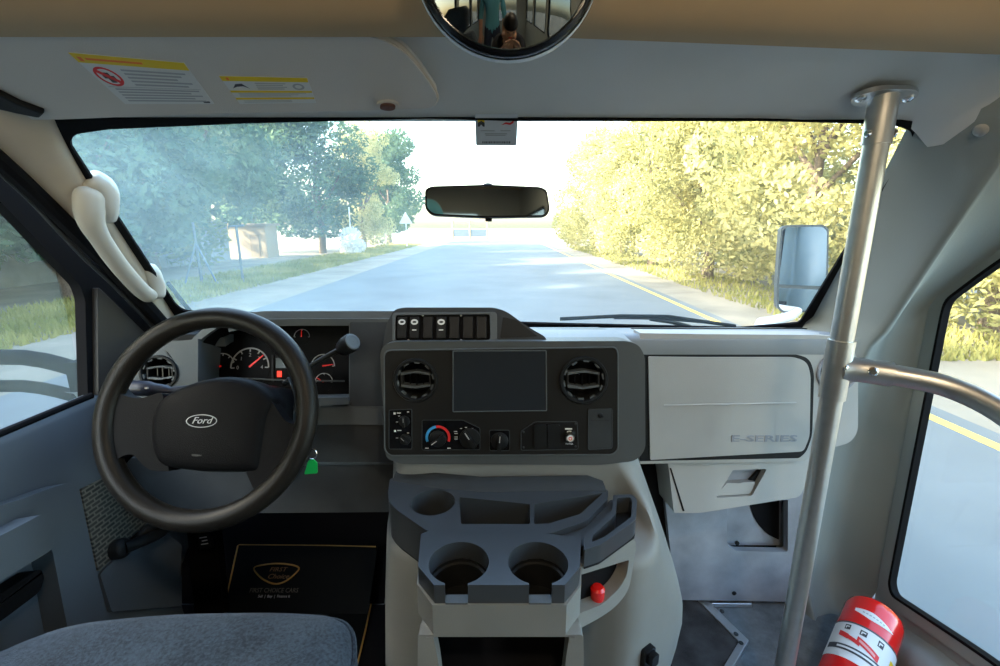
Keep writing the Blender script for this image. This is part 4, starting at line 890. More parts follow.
# ================================================================== GRAB POLE AND RAIL
PX, PY = .582, .760
ztop = 1.22 + .57 * (.81 - PY) - .002
GP = thing('grab_pole', 'vertical brushed steel grab pole right of the dashboard', 'grab pole', (PX, PY, 0))
obj('pole', [tube([(PX, PY, .0), (PX, PY, ztop - .004)], .0172, 28)], 'steel', GP, ang=60)
obj('top_sleeve', [tube([(PX, PY, ztop - .075), (PX, PY, ztop - .003)], .0196, 28)], 'steel', GP, ang=60)
FL = Fr((PX, PY, ztop - .006), (1, 0, 0), (0, -1, .27))
fo = rp([(-.052, 0), (-.030, -.024), (.030, -.024), (.052, 0), (.030, .024), (-.030, .024)], .016)
fl = obj('ceiling_flange', [plate(FL, [fo], -.003, .004)], 'steel', GP, bevel=.002)
for s in (-1, 1): obj('screw', [lathe(FL, [(.0075, .004), (.0075, .006), (.004, .0085), (.001, .009)], 16, True, s * .036, 0)], 'chrome', fl)
for s in (-1, 1):
    f = Fr((PX + s * .0185, PY - .006, ztop - .060), (0, 1, 0), (0, 0, s)); obj('set_screw', [lathe(f, [(.006, 0), (.006, .003), (.0035, .005), (.001, .005)], 14)], 'chrome', GP)
zt = atY(838, 368, PY).z
obj('tee_sleeve', [tube([(PX, PY, zt - .055), (PX, PY, zt + .050)], .0205, 28)], 'steel', GP, ang=60)
rail = cr([V((PX, PY, zt)), V((PX + .03, PY - .012, zt)), V((PX + .075, PY - .035, zt - .002)), V((PX + .125, PY - .072, zt - .008)), V((PX + .158, PY - .125, zt - .028)), V((PX + .172, PY - .19, zt - .065)), V((PX + .175, PY - .26, zt - .11))], 8)
obj('side_rail', [tube(rail, .0172, 24)], 'steel', GP, ang=60)
d_ = (rail[8] - rail[4]).normalized()
obj('tee_branch', [tube([rail[2], rail[5], rail[8], rail[12], rail[15]], [.024, .0215, .0205, .0205, .0205], 24)], 'steel', GP, ang=60)
f = Fr(V((PX - .001, PY - .0205, zt + .006)), (1, 0, 0), (0, 0, 1)); obj('set_screw', [lathe(f, [(.0052, -.002), (.0052, .002), (.003, .0035), (.0008, .0036)], 14)], 'chrome', GP)
sdir = V((-.3, -.9, .25)).normalized(); f = Fr(rail[10] + V((0, 0, 0)) + sdir * .0195, sdir.orthogonal(), sdir.cross(sdir.orthogonal())); f = f if f.z.dot(sdir) > 0 else Fr(f.o, -f.x, f.y)
obj('rail_screw', [lathe(f, [(.0075, -.002), (.0075, .002), (.0045, .004), (.004, .002), (.0008, .002)], 16)], 'chrome', GP)
obj('floor_flange', [lathe(Fr((PX, PY, 0), (1, 0, 0), (0, 1, 0)), [(.05, .0005), (.05, .005), (.022, .008), (.02, .03)], 28, False)], 'steel', GP)
# ================================================================== GRAB HANDLE on the left pillar
GH = thing('grab_bar', 'off white grab handle on the beige pillar left of the windscreen', 'grab handle', tuple(atX(90, 215, -.75)))
hx = [(78, 182, .0), (84, 190, .03), (92, 215, .055), (104, 240, .06), (120, 262, .055), (138, 282, .045), (150, 292, .02)]
A0, B0 = ws(80, 190, .02), ws(152, 292, .02)
def hp(px, py, t, w):
    x = -.755 - .06 * t; p = atX(px, py, x); return p
hpts = [hp(90, 187, 0, 0), hp(89, 205, .08, 0), hp(92, 224, .2, 0), hp(105, 246, .4, 0), hp(121, 268, .65, 0), hp(140, 289, .9, 0), hp(152, 298, 1, 0)]
path = cr(hpts, 6)
n_ = len(path)
obj('handle_bar', [tube(path, [(.008, .016, .0205, .0228)[i] if i < 4 else .0235 if i < 8 else .0235 - .006 * min(1, (i - 8) / 8) if i < n_ - 2 else (.015, .008)[i - n_ + 2] for i in range(n_)], 16, flat=.8)], 'offwhite', GH, ang=180)
obj('handle_foot', [tube(cr([hpts[0] + V((.0, .0, .016)), hpts[0] + V((.004, .02, .0)), hpts[1] + V((.006, .03, .0)), hpts[2] + V((.004, .03, .005))], 5), [.014, .020, .022, .023, .024, .024, .024, .024, .023, .022, .021, .020, .019, .017, .015, .01], 14)], 'offwhite', GH, ang=180)
obj('handle_foot', [tube(cr([hp(148, 266, .85, 0), hp(153, 276, .9, 0), hp(157, 288, .95, 0), hp(157, 298, 1, 0)], 5), [.010, .014, .016, .017, .018, .018, .018, .018, .018, .018, .018, .017, .017, .016, .014, .010], 14)], 'offwhite', GH, ang=180)
# ================================================================== FIRE EXTINGUISHER on the floor by the wall
e1 = EYE + ray(875, 614) * 1.115; e2d = (EYE + ray(826, 745) * .94) - e1; e2d.normalize()
axz = -e2d; fx = V((0, 0, 1)).cross(axz).normalized(); EF = Fr(e1, fx, axz.cross(fx))
FE = thing('fire_extinguisher', 'red fire extinguisher lying on the floor by the side wall', 'fire extinguisher', tuple(e1))
re = .0585
obj('cylinder', [lathe(EF, [(.001, .012), (re * .55, .011), (re * .80, .006), (re * .94, -.004), (re, -.020), (re, -.33), (re * .9, -.36), (re * .5, -.385), (.02, -.392), (.001, -.392)], 44)], 'red', FE, ang=70)
obj('valve', [lathe(EF, [(.016, -.39), (.018, -.41), (.013, -.42), (.013, -.435), (.001, -.436)], 20)], 'chrome', FE)
obj('squeeze_handle', [plate(Fr(EF.p(0, 0, -.43), EF.z, EF.y), [rp([(-.02, -.012), (.0, -.012), (.0, .06), (-.015, .06)], .004)], -.01, .01)], 'black', FE, bevel=.002)
# direction around the cylinder that faces the camera
vv = EYE - EF.p(0, 0, -.1); th0 = math.atan2(vv.dot(EF.y), vv.dot(EF.x))
def patch(t0, t1, h0, h1, off, nt=16, nh=3, fn=None):
    rows = []
    for i in range(nh + 1):
        row = []
        for j in range(nt + 1):
            t = t0 + (t1 - t0) * j / nt; h = h0 + (h1 - h0) * i / nh
            if fn: t, h = fn(j / nt, i / nh)
            row.append(EF.p((re + off) * math.cos(th0 + t), (re + off) * math.sin(th0 + t), h))
        rows.append(row)
    return loft(rows)
# which way round is 'left' in the picture
sgn = 1
def prj(p):
    q = p - EYE; d = q.y * CT - q.z * ST; u = q.y * ST + q.z * CT; return (500 + FPX * q.x / d, 333 - FPX * u / d)
if prj(EF.p(re * math.cos(th0 + .6), re * math.sin(th0 + .6), -.1))[0] < prj(EF.p(re * math.cos(th0 - .6), re * math.sin(th0 - .6), -.1))[0]: sgn = -1
def pt(t0, t1, h0, h1, off, fn=None, nt=16, nh=3): return patch(sgn * t0, sgn * t1, h0, h1, off, nt, nh, (lambda a, b: (lambda q: (sgn * q[0], q[1]))(fn(a, b))) if fn else None)
g = [pt(-1.35, 1.45, -.178, -.088, .0006, nt=28) + (0,)]
g.append(pt(-1.5, 1.5, -.088, -.084, .0008, nt=28) + (1,))
for t, h, w, hh in ((-.62, -.100, .20, .013), (-.10, -.102, .22, .013), (.46, -.102, .2, .015)):
    g.append(pt(t - w / 2, t + w / 2, h - hh / 2, h + hh / 2, .0010) + (1,)); g.append(pt(t - w * .32, t + w * .32, h - hh * .28, h + hh * .25, .0012) + (0,)); g.append(pt(t - w * .15, t + w * .35, h - hh * .4, h + hh * .0, .0014) + (1,))
g.append(pt(0, 0, 0, 0, .0011, lambda a, b: (-.85 + .75 * a, -.118 - .014 * a * (1) + (b - .5) * (.013 if a < .45 else .010))) + (2,))
g.append(pt(0, 0, 0, 0, .0011, lambda a, b: (-.22 + .75 * a, -.122 - .016 * a + (b - .5) * .016)) + (2,))
g.append(pt(0, 0, 0, 0, .0014, lambda a, b: (-.15 + .55 * a, -.123 - .013 * a + (b - .5) * .006)) + (3,))
g.append(pt(-.35, .85, -.1465, -.137, .0011) + (2,) if False else pt(-1.15, .95, -.160, -.146, .0012) + (1,))
g.append(pt(-.75, .7, -.1555, -.1505, .0015) + (0,))
g.append(pt(.95, 1.4, -.165, -.112, .0012) + (4,))
obj('label_band', g, ['white', 'dprint', 'redprint', mat('pink print', (.8, .35, .33), .5), 'yellow'], FE)
obj('maker_mark', [pt(0, 0, 0, 0, .0008, lambda a, b: (-.62 + 1.35 * a, -.047 - .010 * a + (b - .5) * .020 * (1 - (2 * abs(a - .42) / 1.16) ** 1.4 if abs(a - .42) < .58 else 0) ), 24) + (0,)] + [pt(-.35 + .11 * k, -.28 + .11 * k, -.0505 - .0008 * k, -.0475 - .0008 * k, .0012) + (1,) for k in range(7)], ['white', 'grey'], FE)
obj('bracket_band', [patch(0, 2 * PI, -.30, -.285, .002, 40, 1)], 'black', FE)
# ================================================================== FLOOR COVERINGS
MT = Fr((-.6, 1.06, .008), (1, 0, 0), (0, .14, .105))
mo = MT.pxs([(222, 614), (237, 543.5), (378, 545), (384, 575), (368, 614)])
mcn = rp(mo, .012)
mt_ = thing('floor_mat', 'black paper floor mat with gold border and emblem in the driver footwell', 'floor mat', tuple(MT.o))
nr = [[MT.p(a, b, 0) for a, b in (mo[0], mo[4])]]
lowL, lowR = V((mo[0][0], mo[0][1], 0)), V((mo[4][0], mo[4][1], 0))
P0, P1 = MT.p(mo[0][0], mo[0][1]), MT.p(mo[4][0], mo[4][1])
n0, n1 = atZ(205, 690, .010), atZ(352, 690, .010)
sheet = lambda dz: [[MT.p(*mo[1], dz), MT.p(*mo[2], dz)], [P0 + MT.z * dz, P1 + MT.z * dz], [n0 + V((0, 0, dz)), n1 + V((0, 0, dz))]]
obj('mat_sheet', [thick([[mid(r[0], r[1], k / 6) for k in range(7)] for r in sheet(.002)], (0, 0, -.003))], mat('black paper mat', (.003, .004, .004), .6, spec=.1), mt_)
b0 = [MT.p(*MT.px(224, 612), .004), MT.p(*MT.px(238.5, 546), .004), MT.p(*MT.px(240, 545), .004), MT.p(*MT.px(330, 545.8), .004), MT.p(*MT.px(376, 547), .004)]
obj('gold_border', [tube(b0[:2], .0022, 6), tube(b0[1:], .0016, 6), tube([atZ(371, 604, .013), atZ(366, 628, .013), atZ(356, 670, .013)], .0022, 6), tube([n0 + V((.01, .0, .004)), P0 + V((.012, 0, .006))], .0022, 6)], 'gold', mt_)
so_ = cr([(*p, 0) for p in MT.pxs([(254, 568), (262, 565.2), (276, 563.6), (291, 564.8), (299, 568), (295, 574), (286, 581), (276, 584), (266, 581), (258, 575)], .003)], 4, True)
obj('shield_emblem', [tube([MT.p(p.x, p.y, .0035) for p in so_], .0022, 6, closed=True)], 'gold', mt_)
u, v = MT.px(278, 569.5, .003); u2, v2 = MT.px(278, 576.5, .003)
obj('emblem_script', [text('FIRST', .016, MT, u, v, .0003, .003, shear=.2, sx=1.3), text('Choice', .018, MT, u2, v2, .0003, .003, shear=.3, sx=1.2)], mat('dim bronze print', (.2, .11, .04), .5), mt_)
u, v = MT.px(274, 590.5, .003); u2, v2 = MT.px(274, 596.3, .003)
obj('mat_lettering', [text('FIRST CHOICE CARS', .0165, MT, u, v, .0003, .003, sx=.92) + (0,), text('Sell  |  Buy  |  Finance it', .0095, MT, u2, v2, .0003, .003) + (1,)], [mat('dim print', (.09, .08, .06), .5), 'grey'], mt_)
tag(recentre(obj('footwell_carpet', [plate(Fr((0, 0, 0), (1, 0, 0), (0, 1, 0)), [[(-.90, .45), (-.17, .45), (-.22, .75), (-.245, .95), (-.245, 1.13), (-.33, 1.09), (-.90, 1.09)]], .0005, .006)], 'rubber')), 'black carpet lining the driver footwell under the paper mat', 'carpet')
# passenger footwell: worn carpet, aluminium edging
def flat(name, pts, z0, z1, m, par=None, bevel=0): return obj(name, [plate(Fr((0, 0, 0), (1, 0, 0), (0, 1, 0)), [[(p.x, p.y) for p in (atZ(a, b, z1) for a, b in pts)]], z0, z1)], m, par, bevel=bevel)
tag(flat('rubber_mat', [(676, 598), (704, 601), (742, 641), (722, 668), (712, 690), (670, 690)], .001, .012, 'carpet', bevel=.003), 'worn dark rubber mat in the passenger footwell beside the engine cover', 'mat')
es = thing('edge_strip', 'angled aluminium edge strip across the passenger footwell floor', 'edge strip', tuple(atZ(742, 640, 0)))
flat('strip_rail', [(698, 600), (708, 600), (749, 640), (730, 672), (715, 700), (705, 700), (720, 672), (739, 641)], .001, .016, 'alu', es, .002)
flat('strip_rail', [(708, 600), (752, 601.5), (752, 604), (712, 603.5)], .001, .014, 'alu', es, .002)
for px, py in ((736, 634), (741, 643), (722, 611)):
    p = atZ(px, py, .016); obj('screw', [lathe(Fr(p, (1, 0, 0), (0, 1, 0)), [(.006, -.002), (.006, .001), (.002, .002)], 12)], 'dash', es)
# kick panel closing the passenger footwell
KP = Fr((.66, 1.105, .3), (1, 0, 0), (0, .02, .3))
kh = rp(KP.pxs([(727, 500), (727, 545), (735, 551), (788, 552), (788, 500)]), [.0, .02, .01, .01, 0])
ko = KP.pxs([(664, 486), (812, 486), (806, 602), (675, 600)])
kk = struct(obj('trim_3', [plate(KP, [rp(ko, .005), kh], -.02, 0)], 'kick', bevel=.004), 'scuffed blue grey kick panel')
obj('recess_back_shade', [plate(KP, [rp(KP.pxs([(724, 496), (724, 556), (792, 556), (792, 496)]), .004)], -.052, -.048) + (0,), plate(KP, [rp(KP.pxs([(754, 499), (789, 499), (789, 550), (776, 544), (764, 530)]), [.0, 0, .005, .03, .03])], -.048, -.0455) + (1,)], ['kick', 'rubber'], kk)  # black patch paints the shade inside the recess
for px, py in ((734, 593), (737, 543)):
    u, v = KP.px(px, py); obj('screw', [lathe(KP, [(.006, -.002), (.006, .002), (.002, .003)], 14, True, u, v)], 'satin', kk)
struct(obj('gap_shade', [plate(KP, [rp(KP.pxs([(640, 458), (668, 458), (690, 620), (640, 620)]), .004)], -.05, -.02)], 'rubber'))  # black plate paints the dark gap left of the kick panel
# ================================================================== OUTSIDE
GZ = -.72
def gp(px, py, z=GZ): return atZ(px, py, z)
gf = Fr((0, 0, 0), (1, 0, 0), (0, 1, 0))
struct(obj('ground', [plate(gf, [[(-160, -60), (160, -60), (160, 260), (-160, 260)]], GZ - .3, GZ - .03)], 'ground'))
struct(obj('road', [plate(gf, [[(-5.3, -50), (4.35, -50), (4.35, 240), (-5.3, 240)]], GZ - .25, GZ)], 'road'))
struct(obj('road_line', [plate(gf, [[(4.02, -50), (4.14, -50), (4.14, 240), (4.02, 240)]], GZ, GZ + .004)], mat('worn yellow road paint', (.62, .45, .10), .7, var=.15)))
# vehicle nose and cowl seen just past the glass
struct(obj('hood', [thick([[(-.9, y, z), (-.45, y + .04, z + .02), (0, y + .06, z + .03), (.45, y + .04, z + .02), (.9, y, z)] for y, z in ((1.27, .725), (1.5, .66), (1.9, .57), (2.2, .46), (2.3, .25))], (0, 0, -.03))], 'paint', ang=60), 'white van bonnet')
struct(obj('cowl', [thick([[(-.9, y, z), (0, y + .02, z), (.9, y, z)] for y, z in ((1.22, .768), (1.25, .755), (1.30, .735))], (0, 0, -.02))], 'rubber'))
# wipers on the cowl
def wiper(name, px0, px1, label, arm):
    t = thing(name, label, 'wiper', tuple(arm[0]))
    obj('wiper_blade', [tube(px0, .005, 8, flat=1.0)], 'rubber', t); obj('wiper_arm', [tube(arm, [.007, .006, .004, .004][:len(arm)], 8)], 'satin', t); obj('wiper_bridge', [tube(px1, .0035, 8)], 'satin', t)
def wo_(px, py, w): return WS.p(*WS.px(px, py, w), w)
wiper('windscreen_wiper', [wo_(560, 319, -.02), wo_(620, 316, -.02), wo_(668, 316.5, -.02), wo_(735, 326, -.02)], [wo_(614, 318, -.03), wo_(660, 318.5, -.035), wo_(700, 322, -.03)], 'black windscreen wiper parked along the foot of the glass on the passenger side', [wo_(690, 327, -.05), wo_(672, 322, -.045), wo_(650, 319.5, -.035)])
wiper('windscreen_wiper', [wo_(168, 283, -.02), wo_(185, 305, -.02), wo_(200, 322, -.02)], [wo_(176, 296, -.03), wo_(190, 312, -.03)], 'black windscreen wiper at the lower left corner of the glass by the driver', [wo_(214, 336, -.05), wo_(200, 326, -.045), wo_(186, 310, -.035)])
# right outside mirror
dm = thing('door_mirror', 'tall grey outside mirror beyond the right end of the windscreen', 'door mirror', tuple(atY(803, 268, 1.58)))
f = Fr(atY(803, 268, 1.58), (1, -.44, 0), (.03, .03, 1))
mo_ = f.pxs([(781, 228), (786, 225), (824, 224.5), (829, 229), (828, 280), (823, 309), (817, 312), (782, 313), (777, 308), (777, 285)])
mor = rp(mo_, .02); cx_ = sum(p[0] for p in mor) / len(mor); cy_ = sum(p[1] for p in mor) / len(mor)
obj('mirror_housing', [plate(f, [mor], -.08, 0)], mat('dark grey mirror shell', (.06, .07, .07), .5), dm, bevel=.012, seg=3)
spl = f.px(800, 287)[1]
inn_ = [(cx_ + (a - cx_) * .92, cy_ + (b - cy_) * .955) for a, b in mor]
up = [(a, max(b, spl + .006)) for a, b in inn_]; lo = [(a, min(b, spl - .006)) for a, b in inn_]
fu = Fr(f.p(0, 0, .001), f.x + f.z * -.05, f.y + f.z * .02)
obj('main_glass', [plate(f, [up], -.002, .002)], 'mirror', dm)
prof_ = [lathe]
obj('wide_glass', [plate(f, [lo], -.002, .002)], 'mirror', dm)
obj('mirror_arm', [tube(cr([f.p(*f.px(802, 311), -.05), atY(790, 316, 1.5), atY(772, 321, 1.42), atY(762, 328, 1.38), V((.98, 1.38, .62))], 5), .016, 12)], 'paint', dm)
obj('mirror_arm', [tube(cr([f.p(*f.px(826, 300), -.05), V((1.12, 1.45, .78)), V((1.05, 1.34, .66))], 5), .012, 12)], 'satin', dm)
# left outside mirror: only its arms cross the door window
dl = thing('door_mirror', 'outside mirror on two dark blue arms beyond the driver door window', 'door mirror', tuple(atX(85, 372, -1.0)))
bm_ = mat('dark blue painted tube', (.004, .009, .016), .7, spec=.03)
q0 = atX(84, 371, -.99); q1 = atX(30, 361, -1.09); q2 = atX(0, 357, -1.13); q3 = V((-1.32, .83, .74))
obj('mirror_arm', [tube(cr([q0, q2, q3], 5), .018, 12)], bm_, dl)
q0b = atX(80, 397, -.99); q1b = atX(30, 389, -1.09); q2b = atX(0, 386, -1.13); q3b = V((-1.32, .83, .68))
obj('mirror_arm', [tube(cr([q0b, q2b, q3b], 5), .014, 12)], bm_, dl)
obj('mount_bracket', [tube([atX(84, 366, -.975), atX(86, 402, -.975)], .016, 12), boxc(atX(88, 385, -.955), (.04, .05, .12))], bm_, dl, bevel=0)
f = Fr((-1.40, .82, .80), (1, -.25, 0), (0, .02, 1)); obj('mirror_housing', [plate(f, [rect(0, 0, .2, .34, .05)], -.08, 0)], 'dash', dl, bevel=.012); obj('main_glass', [plate(f, [rect(0, 0, .18, .32, .045)], -.002, .003)], 'mirror', dl)
# ------------------------------------------------------------------ trees
def leaves(seed, blobs, n, size, shell=.55):
    r = random.Random(seed); vs, fs = [], []; tot = sum(b[3] ** 2 for b in blobs)
    for (x, y, z, br, fl) in blobs:
        for _ in range(int(n * br * br / tot)):
            while True:
                d = V((r.uniform(-1, 1), r.uniform(-1, 1), r.uniform(-1, 1)))
                if shell < d.length < 1: break
            c = V((x, y, z)) + V((d.x * br, d.y * br, d.z * br * fl))
            a = V((r.gauss(0, 1), r.gauss(0, 1), r.gauss(0, 1))).normalized(); b = a.orthogonal().normalized(); s = size * r.uniform(.6, 1.3)
            k = len(vs); vs += [c - a * s, c + b * s * .45, c + a * s, c - b * s * .45]; fs.append((k, k + 1, k + 2, k + 3))
    return vs, fs
def blobset(seed, w, h0, h1, n, rmin, rmax):
    r = random.Random(seed); out = []
    for i in range(n):
        t = (i + .5) / n; z = h0 + (h1 - h0) * t; rad = w * (math.sin(PI * min(1, .18 + .75 * t)) ** .6); a = r.uniform(0, 2 * PI); q = rad * math.sqrt(r.uniform(.05, 1))
        out.append((q * math.cos(a), q * math.sin(a), z, r.uniform(rmin, rmax), .8))
    return out
PROT = {}
def tree(kind, x, y, s, rz, label, group, name='roadside_tree'):
    if kind not in PROT:
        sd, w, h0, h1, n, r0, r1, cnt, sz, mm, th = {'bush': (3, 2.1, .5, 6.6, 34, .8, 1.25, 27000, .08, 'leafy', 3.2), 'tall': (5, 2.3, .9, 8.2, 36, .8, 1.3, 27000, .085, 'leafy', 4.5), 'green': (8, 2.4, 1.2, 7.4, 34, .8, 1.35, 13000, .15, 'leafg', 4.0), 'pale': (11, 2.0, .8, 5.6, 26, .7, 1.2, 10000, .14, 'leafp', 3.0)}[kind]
        bl = blobset(sd, w, h0, h1, n, r0, r1)
        me = obj('crown', [leaves(sd, bl, cnt, sz)], mm, ang=180); tg = []
        r = random.Random(sd); tg.append(tube(cr([V((0, 0, -.1)), V((.1, .05, th * .35)), V((-.08, .1, th * .7)), V((.05, 0, th * 1.25))], 4), [.2 - .012 * i for i in range(13)], 10))
        for i in range(5):
            a = 2 * PI * i / 5 + r.uniform(-.3, .3); z = th * r.uniform(.35, .75); e = V((math.cos(a) * w * .7, math.sin(a) * w * .7, z + th * .5))
            tg.append(tube(cr([V((0, 0, z)), mid(V((0, 0, z)), e, .5) + V((0, 0, -.1)), e], 3), [.09 - .01 * k for k in range(7)], 8))
        tk = obj('trunk', tg, 'bark', ang=60); PROT[kind] = (me.data, tk.data)
        bpy.data.objects.remove(me); bpy.data.objects.remove(tk)
    t = thing(name, label, 'tree', (0, 0, 0), group)
    for nm, me in zip(('crown', 'trunk'), PROT[kind]):
        o = bpy.data.objects.new(nm, me); COL.objects.link(o); o.parent = t
    t.location = (x, y, GZ - .03); t.scale = (s, s, s); t.rotation_euler = (0, 0, rz); return t
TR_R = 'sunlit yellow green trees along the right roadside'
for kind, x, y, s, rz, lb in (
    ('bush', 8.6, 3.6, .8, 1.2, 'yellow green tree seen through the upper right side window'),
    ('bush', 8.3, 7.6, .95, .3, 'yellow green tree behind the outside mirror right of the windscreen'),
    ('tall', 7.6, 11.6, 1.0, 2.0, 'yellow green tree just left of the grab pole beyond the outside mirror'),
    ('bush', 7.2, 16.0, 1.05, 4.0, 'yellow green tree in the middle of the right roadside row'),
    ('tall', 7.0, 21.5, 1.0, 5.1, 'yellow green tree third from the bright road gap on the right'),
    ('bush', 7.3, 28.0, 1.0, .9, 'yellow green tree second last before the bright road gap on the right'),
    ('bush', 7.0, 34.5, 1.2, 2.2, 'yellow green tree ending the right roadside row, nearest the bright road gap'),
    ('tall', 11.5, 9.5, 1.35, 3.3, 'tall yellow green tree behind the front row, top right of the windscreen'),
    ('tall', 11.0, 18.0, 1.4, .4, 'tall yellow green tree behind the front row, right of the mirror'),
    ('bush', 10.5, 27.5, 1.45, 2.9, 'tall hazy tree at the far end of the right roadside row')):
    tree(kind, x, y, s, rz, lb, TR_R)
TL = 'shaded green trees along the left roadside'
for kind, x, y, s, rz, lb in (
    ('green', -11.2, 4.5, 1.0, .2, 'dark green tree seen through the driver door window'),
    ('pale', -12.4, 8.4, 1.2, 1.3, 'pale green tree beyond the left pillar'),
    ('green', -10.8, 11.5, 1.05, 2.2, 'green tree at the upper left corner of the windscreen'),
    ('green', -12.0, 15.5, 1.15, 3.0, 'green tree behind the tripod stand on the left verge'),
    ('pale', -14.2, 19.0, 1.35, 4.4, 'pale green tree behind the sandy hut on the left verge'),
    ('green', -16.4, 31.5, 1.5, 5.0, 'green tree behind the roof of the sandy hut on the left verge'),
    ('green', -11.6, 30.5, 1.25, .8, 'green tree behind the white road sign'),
    ('tall', -11.0, 38.0, 1.1, 1.9, 'sunlit hazy yellow tree left of the bright gap over the road'),  # sunlight put into the colour through the yellow leaf kind
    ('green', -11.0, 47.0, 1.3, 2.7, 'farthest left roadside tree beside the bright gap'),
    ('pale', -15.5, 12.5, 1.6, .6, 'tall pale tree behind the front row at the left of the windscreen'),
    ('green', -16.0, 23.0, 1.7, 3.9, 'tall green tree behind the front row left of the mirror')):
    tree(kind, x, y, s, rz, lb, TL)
for k, (x, y, s) in enumerate(((-10.5, .5, 1.05), (-10.6, -3.6, 1.1), (-11.0, -8.0, 1.15), (-16.0, 3.5, 1.7), (-16.5, -3.0, 1.7), (-16.5, -9.5, 1.7))):
    tree('green', x, y, s, k * 1.7, 'green tree added beside and behind the van for shade', 'shade trees added behind the van')  # added out of view to keep van and near road in shade
# verge grass: nobody could count the blades
r = random.Random(4); vs, fs = [], []
def blades(n, x0, x1, y0, y1, h):
    for _ in range(n):
        x = r.uniform(x0, x1); y = y0 + (y1 - y0) * r.random() ** 1.6; a = r.uniform(0, PI); hh = h * r.uniform(.4, 1.2); w = .02 + .01 * r.random()
        k = len(vs); dx, dy = math.cos(a) * w, math.sin(a) * w; lx, ly = r.uniform(-.08, .08), r.uniform(-.08, .08)
        vs.extend([(x - dx, y - dy, GZ - .04), (x + dx, y + dy, GZ - .04), (x + lx, y + ly, GZ + hh)]); fs.append((k, k + 1, k + 2))
blades(24000, -10.5, -7.3, 4, 45, .13); blades(6000, 5.6, 8, 6, 40, .14)
tag(obj('verge_grass', [(vs, fs)], 'grass', ang=180), 'dry green grass on the road verges', 'grass', kind='stuff')
# hut, wall, sign, lamp tripod on the left verge
hx_ = atY(244, 241, 26.3); t = thing('roadside_hut', 'small sandy coloured hut under the trees on the left', 'hut', (hx_.x, 26.3, GZ))
obj('hut_wall', [boxc((hx_.x, 27.0, GZ + .85), (2.5, 1.4, 1.8))], 'sand', t, bevel=.03); obj('hut_roof', [boxc((hx_.x, 27.0, GZ + 1.8), (2.8, 1.7, .12))], mat('sandy roof slab', (.26, .20, .14), .8), t, bevel=.02)
obj('hut_door', [boxc((hx_.x + .6, 26.29, GZ + .65), (.5, .04, 1.2))], mat('faded brown door', (.2, .15, .1), .7), t)
t = thing('block_wall', 'long grey block wall behind the trees on the left verge', 'wall', (-14, 15, GZ))
obj('wall_panel', [boxc((-14.6, 11.5, GZ + .9), (.25, 27, 1.9))], 'concrete', t); obj('wall_cap', [boxc((-14.6, 11.5, GZ + 1.89), (.35, 27, .1))], 'concrete', t)
sx_ = atZ(407, 247, GZ); sy = sx_.y
t = thing('road_sign', 'white triangular road sign on a post left of the road', 'road sign', (sx_.x, sy, GZ))
top = atY(408, 211, sy).z
obj('post', [tube([(sx_.x, sy, GZ), (sx_.x, sy, top - .1)], .05, 10)], 'white', t)
f = Fr((sx_.x, sy - .07, top - .55), (1, 0, 0), (0, 0, 1)); obj('sign_plate', [plate(f, [rp([(-.55, -.45), (.55, -.45), (0, .5)], .08)], -.015, .01)], 'white', t)
for k in range(1): pass
b_ = atY(202, 285, 14.2); t = thing('lamp_tripod', 'blue grey tripod stand on the left verge', 'tripod', (b_.x, 14.2, GZ))
tp_ = atY(202, 222, 14.2)
obj('mast', [tube([(b_.x, 14.2, GZ), (b_.x, 14.2, tp_.z)], .035, 8)], 'galv', t)
for k in range(3):
    a = PI * .5 + 2 * PI * k / 3 + .5; obj('leg', [tube([(b_.x, 14.2, GZ + 1.25), (b_.x + .5 * math.cos(a), 14.2 + .5 * math.sin(a), GZ - .03)], .028, 8)], 'galv', t)
b_ = atY(243, 280, 15.0); t = thing('fence_post', 'slim dark metal post in front of the sandy hut', 'post', (b_.x, 15, GZ))
obj('post', [tube([(b_.x, 15, GZ - .03), (b_.x, 15, GZ + 1.75)], .04, 8)], 'galv', t); obj('post_cap', [tube([(b_.x - .25, 15, GZ + 1.72), (b_.x + .25, 15, GZ + 1.76)], .03, 8)], 'galv', t)
bw_ = atY(351, 238, 30); t = thing('white_shrub', 'round white sunlit shrub with a bare stem above, left of the road', 'shrub', (bw_.x, 30, GZ))
obj('foliage', [leaves(21, [(bw_.x, 30, bw_.z - .1, .75, 1.1), (bw_.x + .3, 30, bw_.z - .5, .6, .8), (bw_.x - .2, 30, bw_.z - .7, .6, .8)], 1500, .1)], mat('white blossom', (.75, .74, .70), .8), t, ang=180)
obj('stem', [tube([(bw_.x, 30, GZ), (bw_.x, 30, bw_.z + 1.9)], .04, 8)], 'white', t)
ga = atY(470, 228, 60); t = thing('gate_frame', 'small pale gateway far down the road under the mirror', 'gate', (ga.x, 60, GZ))
for dx in (-2.2, 0, 2.2): obj('post', [tube([(ga.x + dx, 60, GZ), (ga.x + dx, 60, GZ + 2.4)], .12, 8)], 'sand', t)
obj('gate_beam', [boxc((ga.x, 60, GZ + 2.4), (4.9, .25, .3))], 'sand', t); obj('gate_panel', [boxc((ga.x, 60, GZ + .8), (4.2, .08, .9))], 'galv', t)
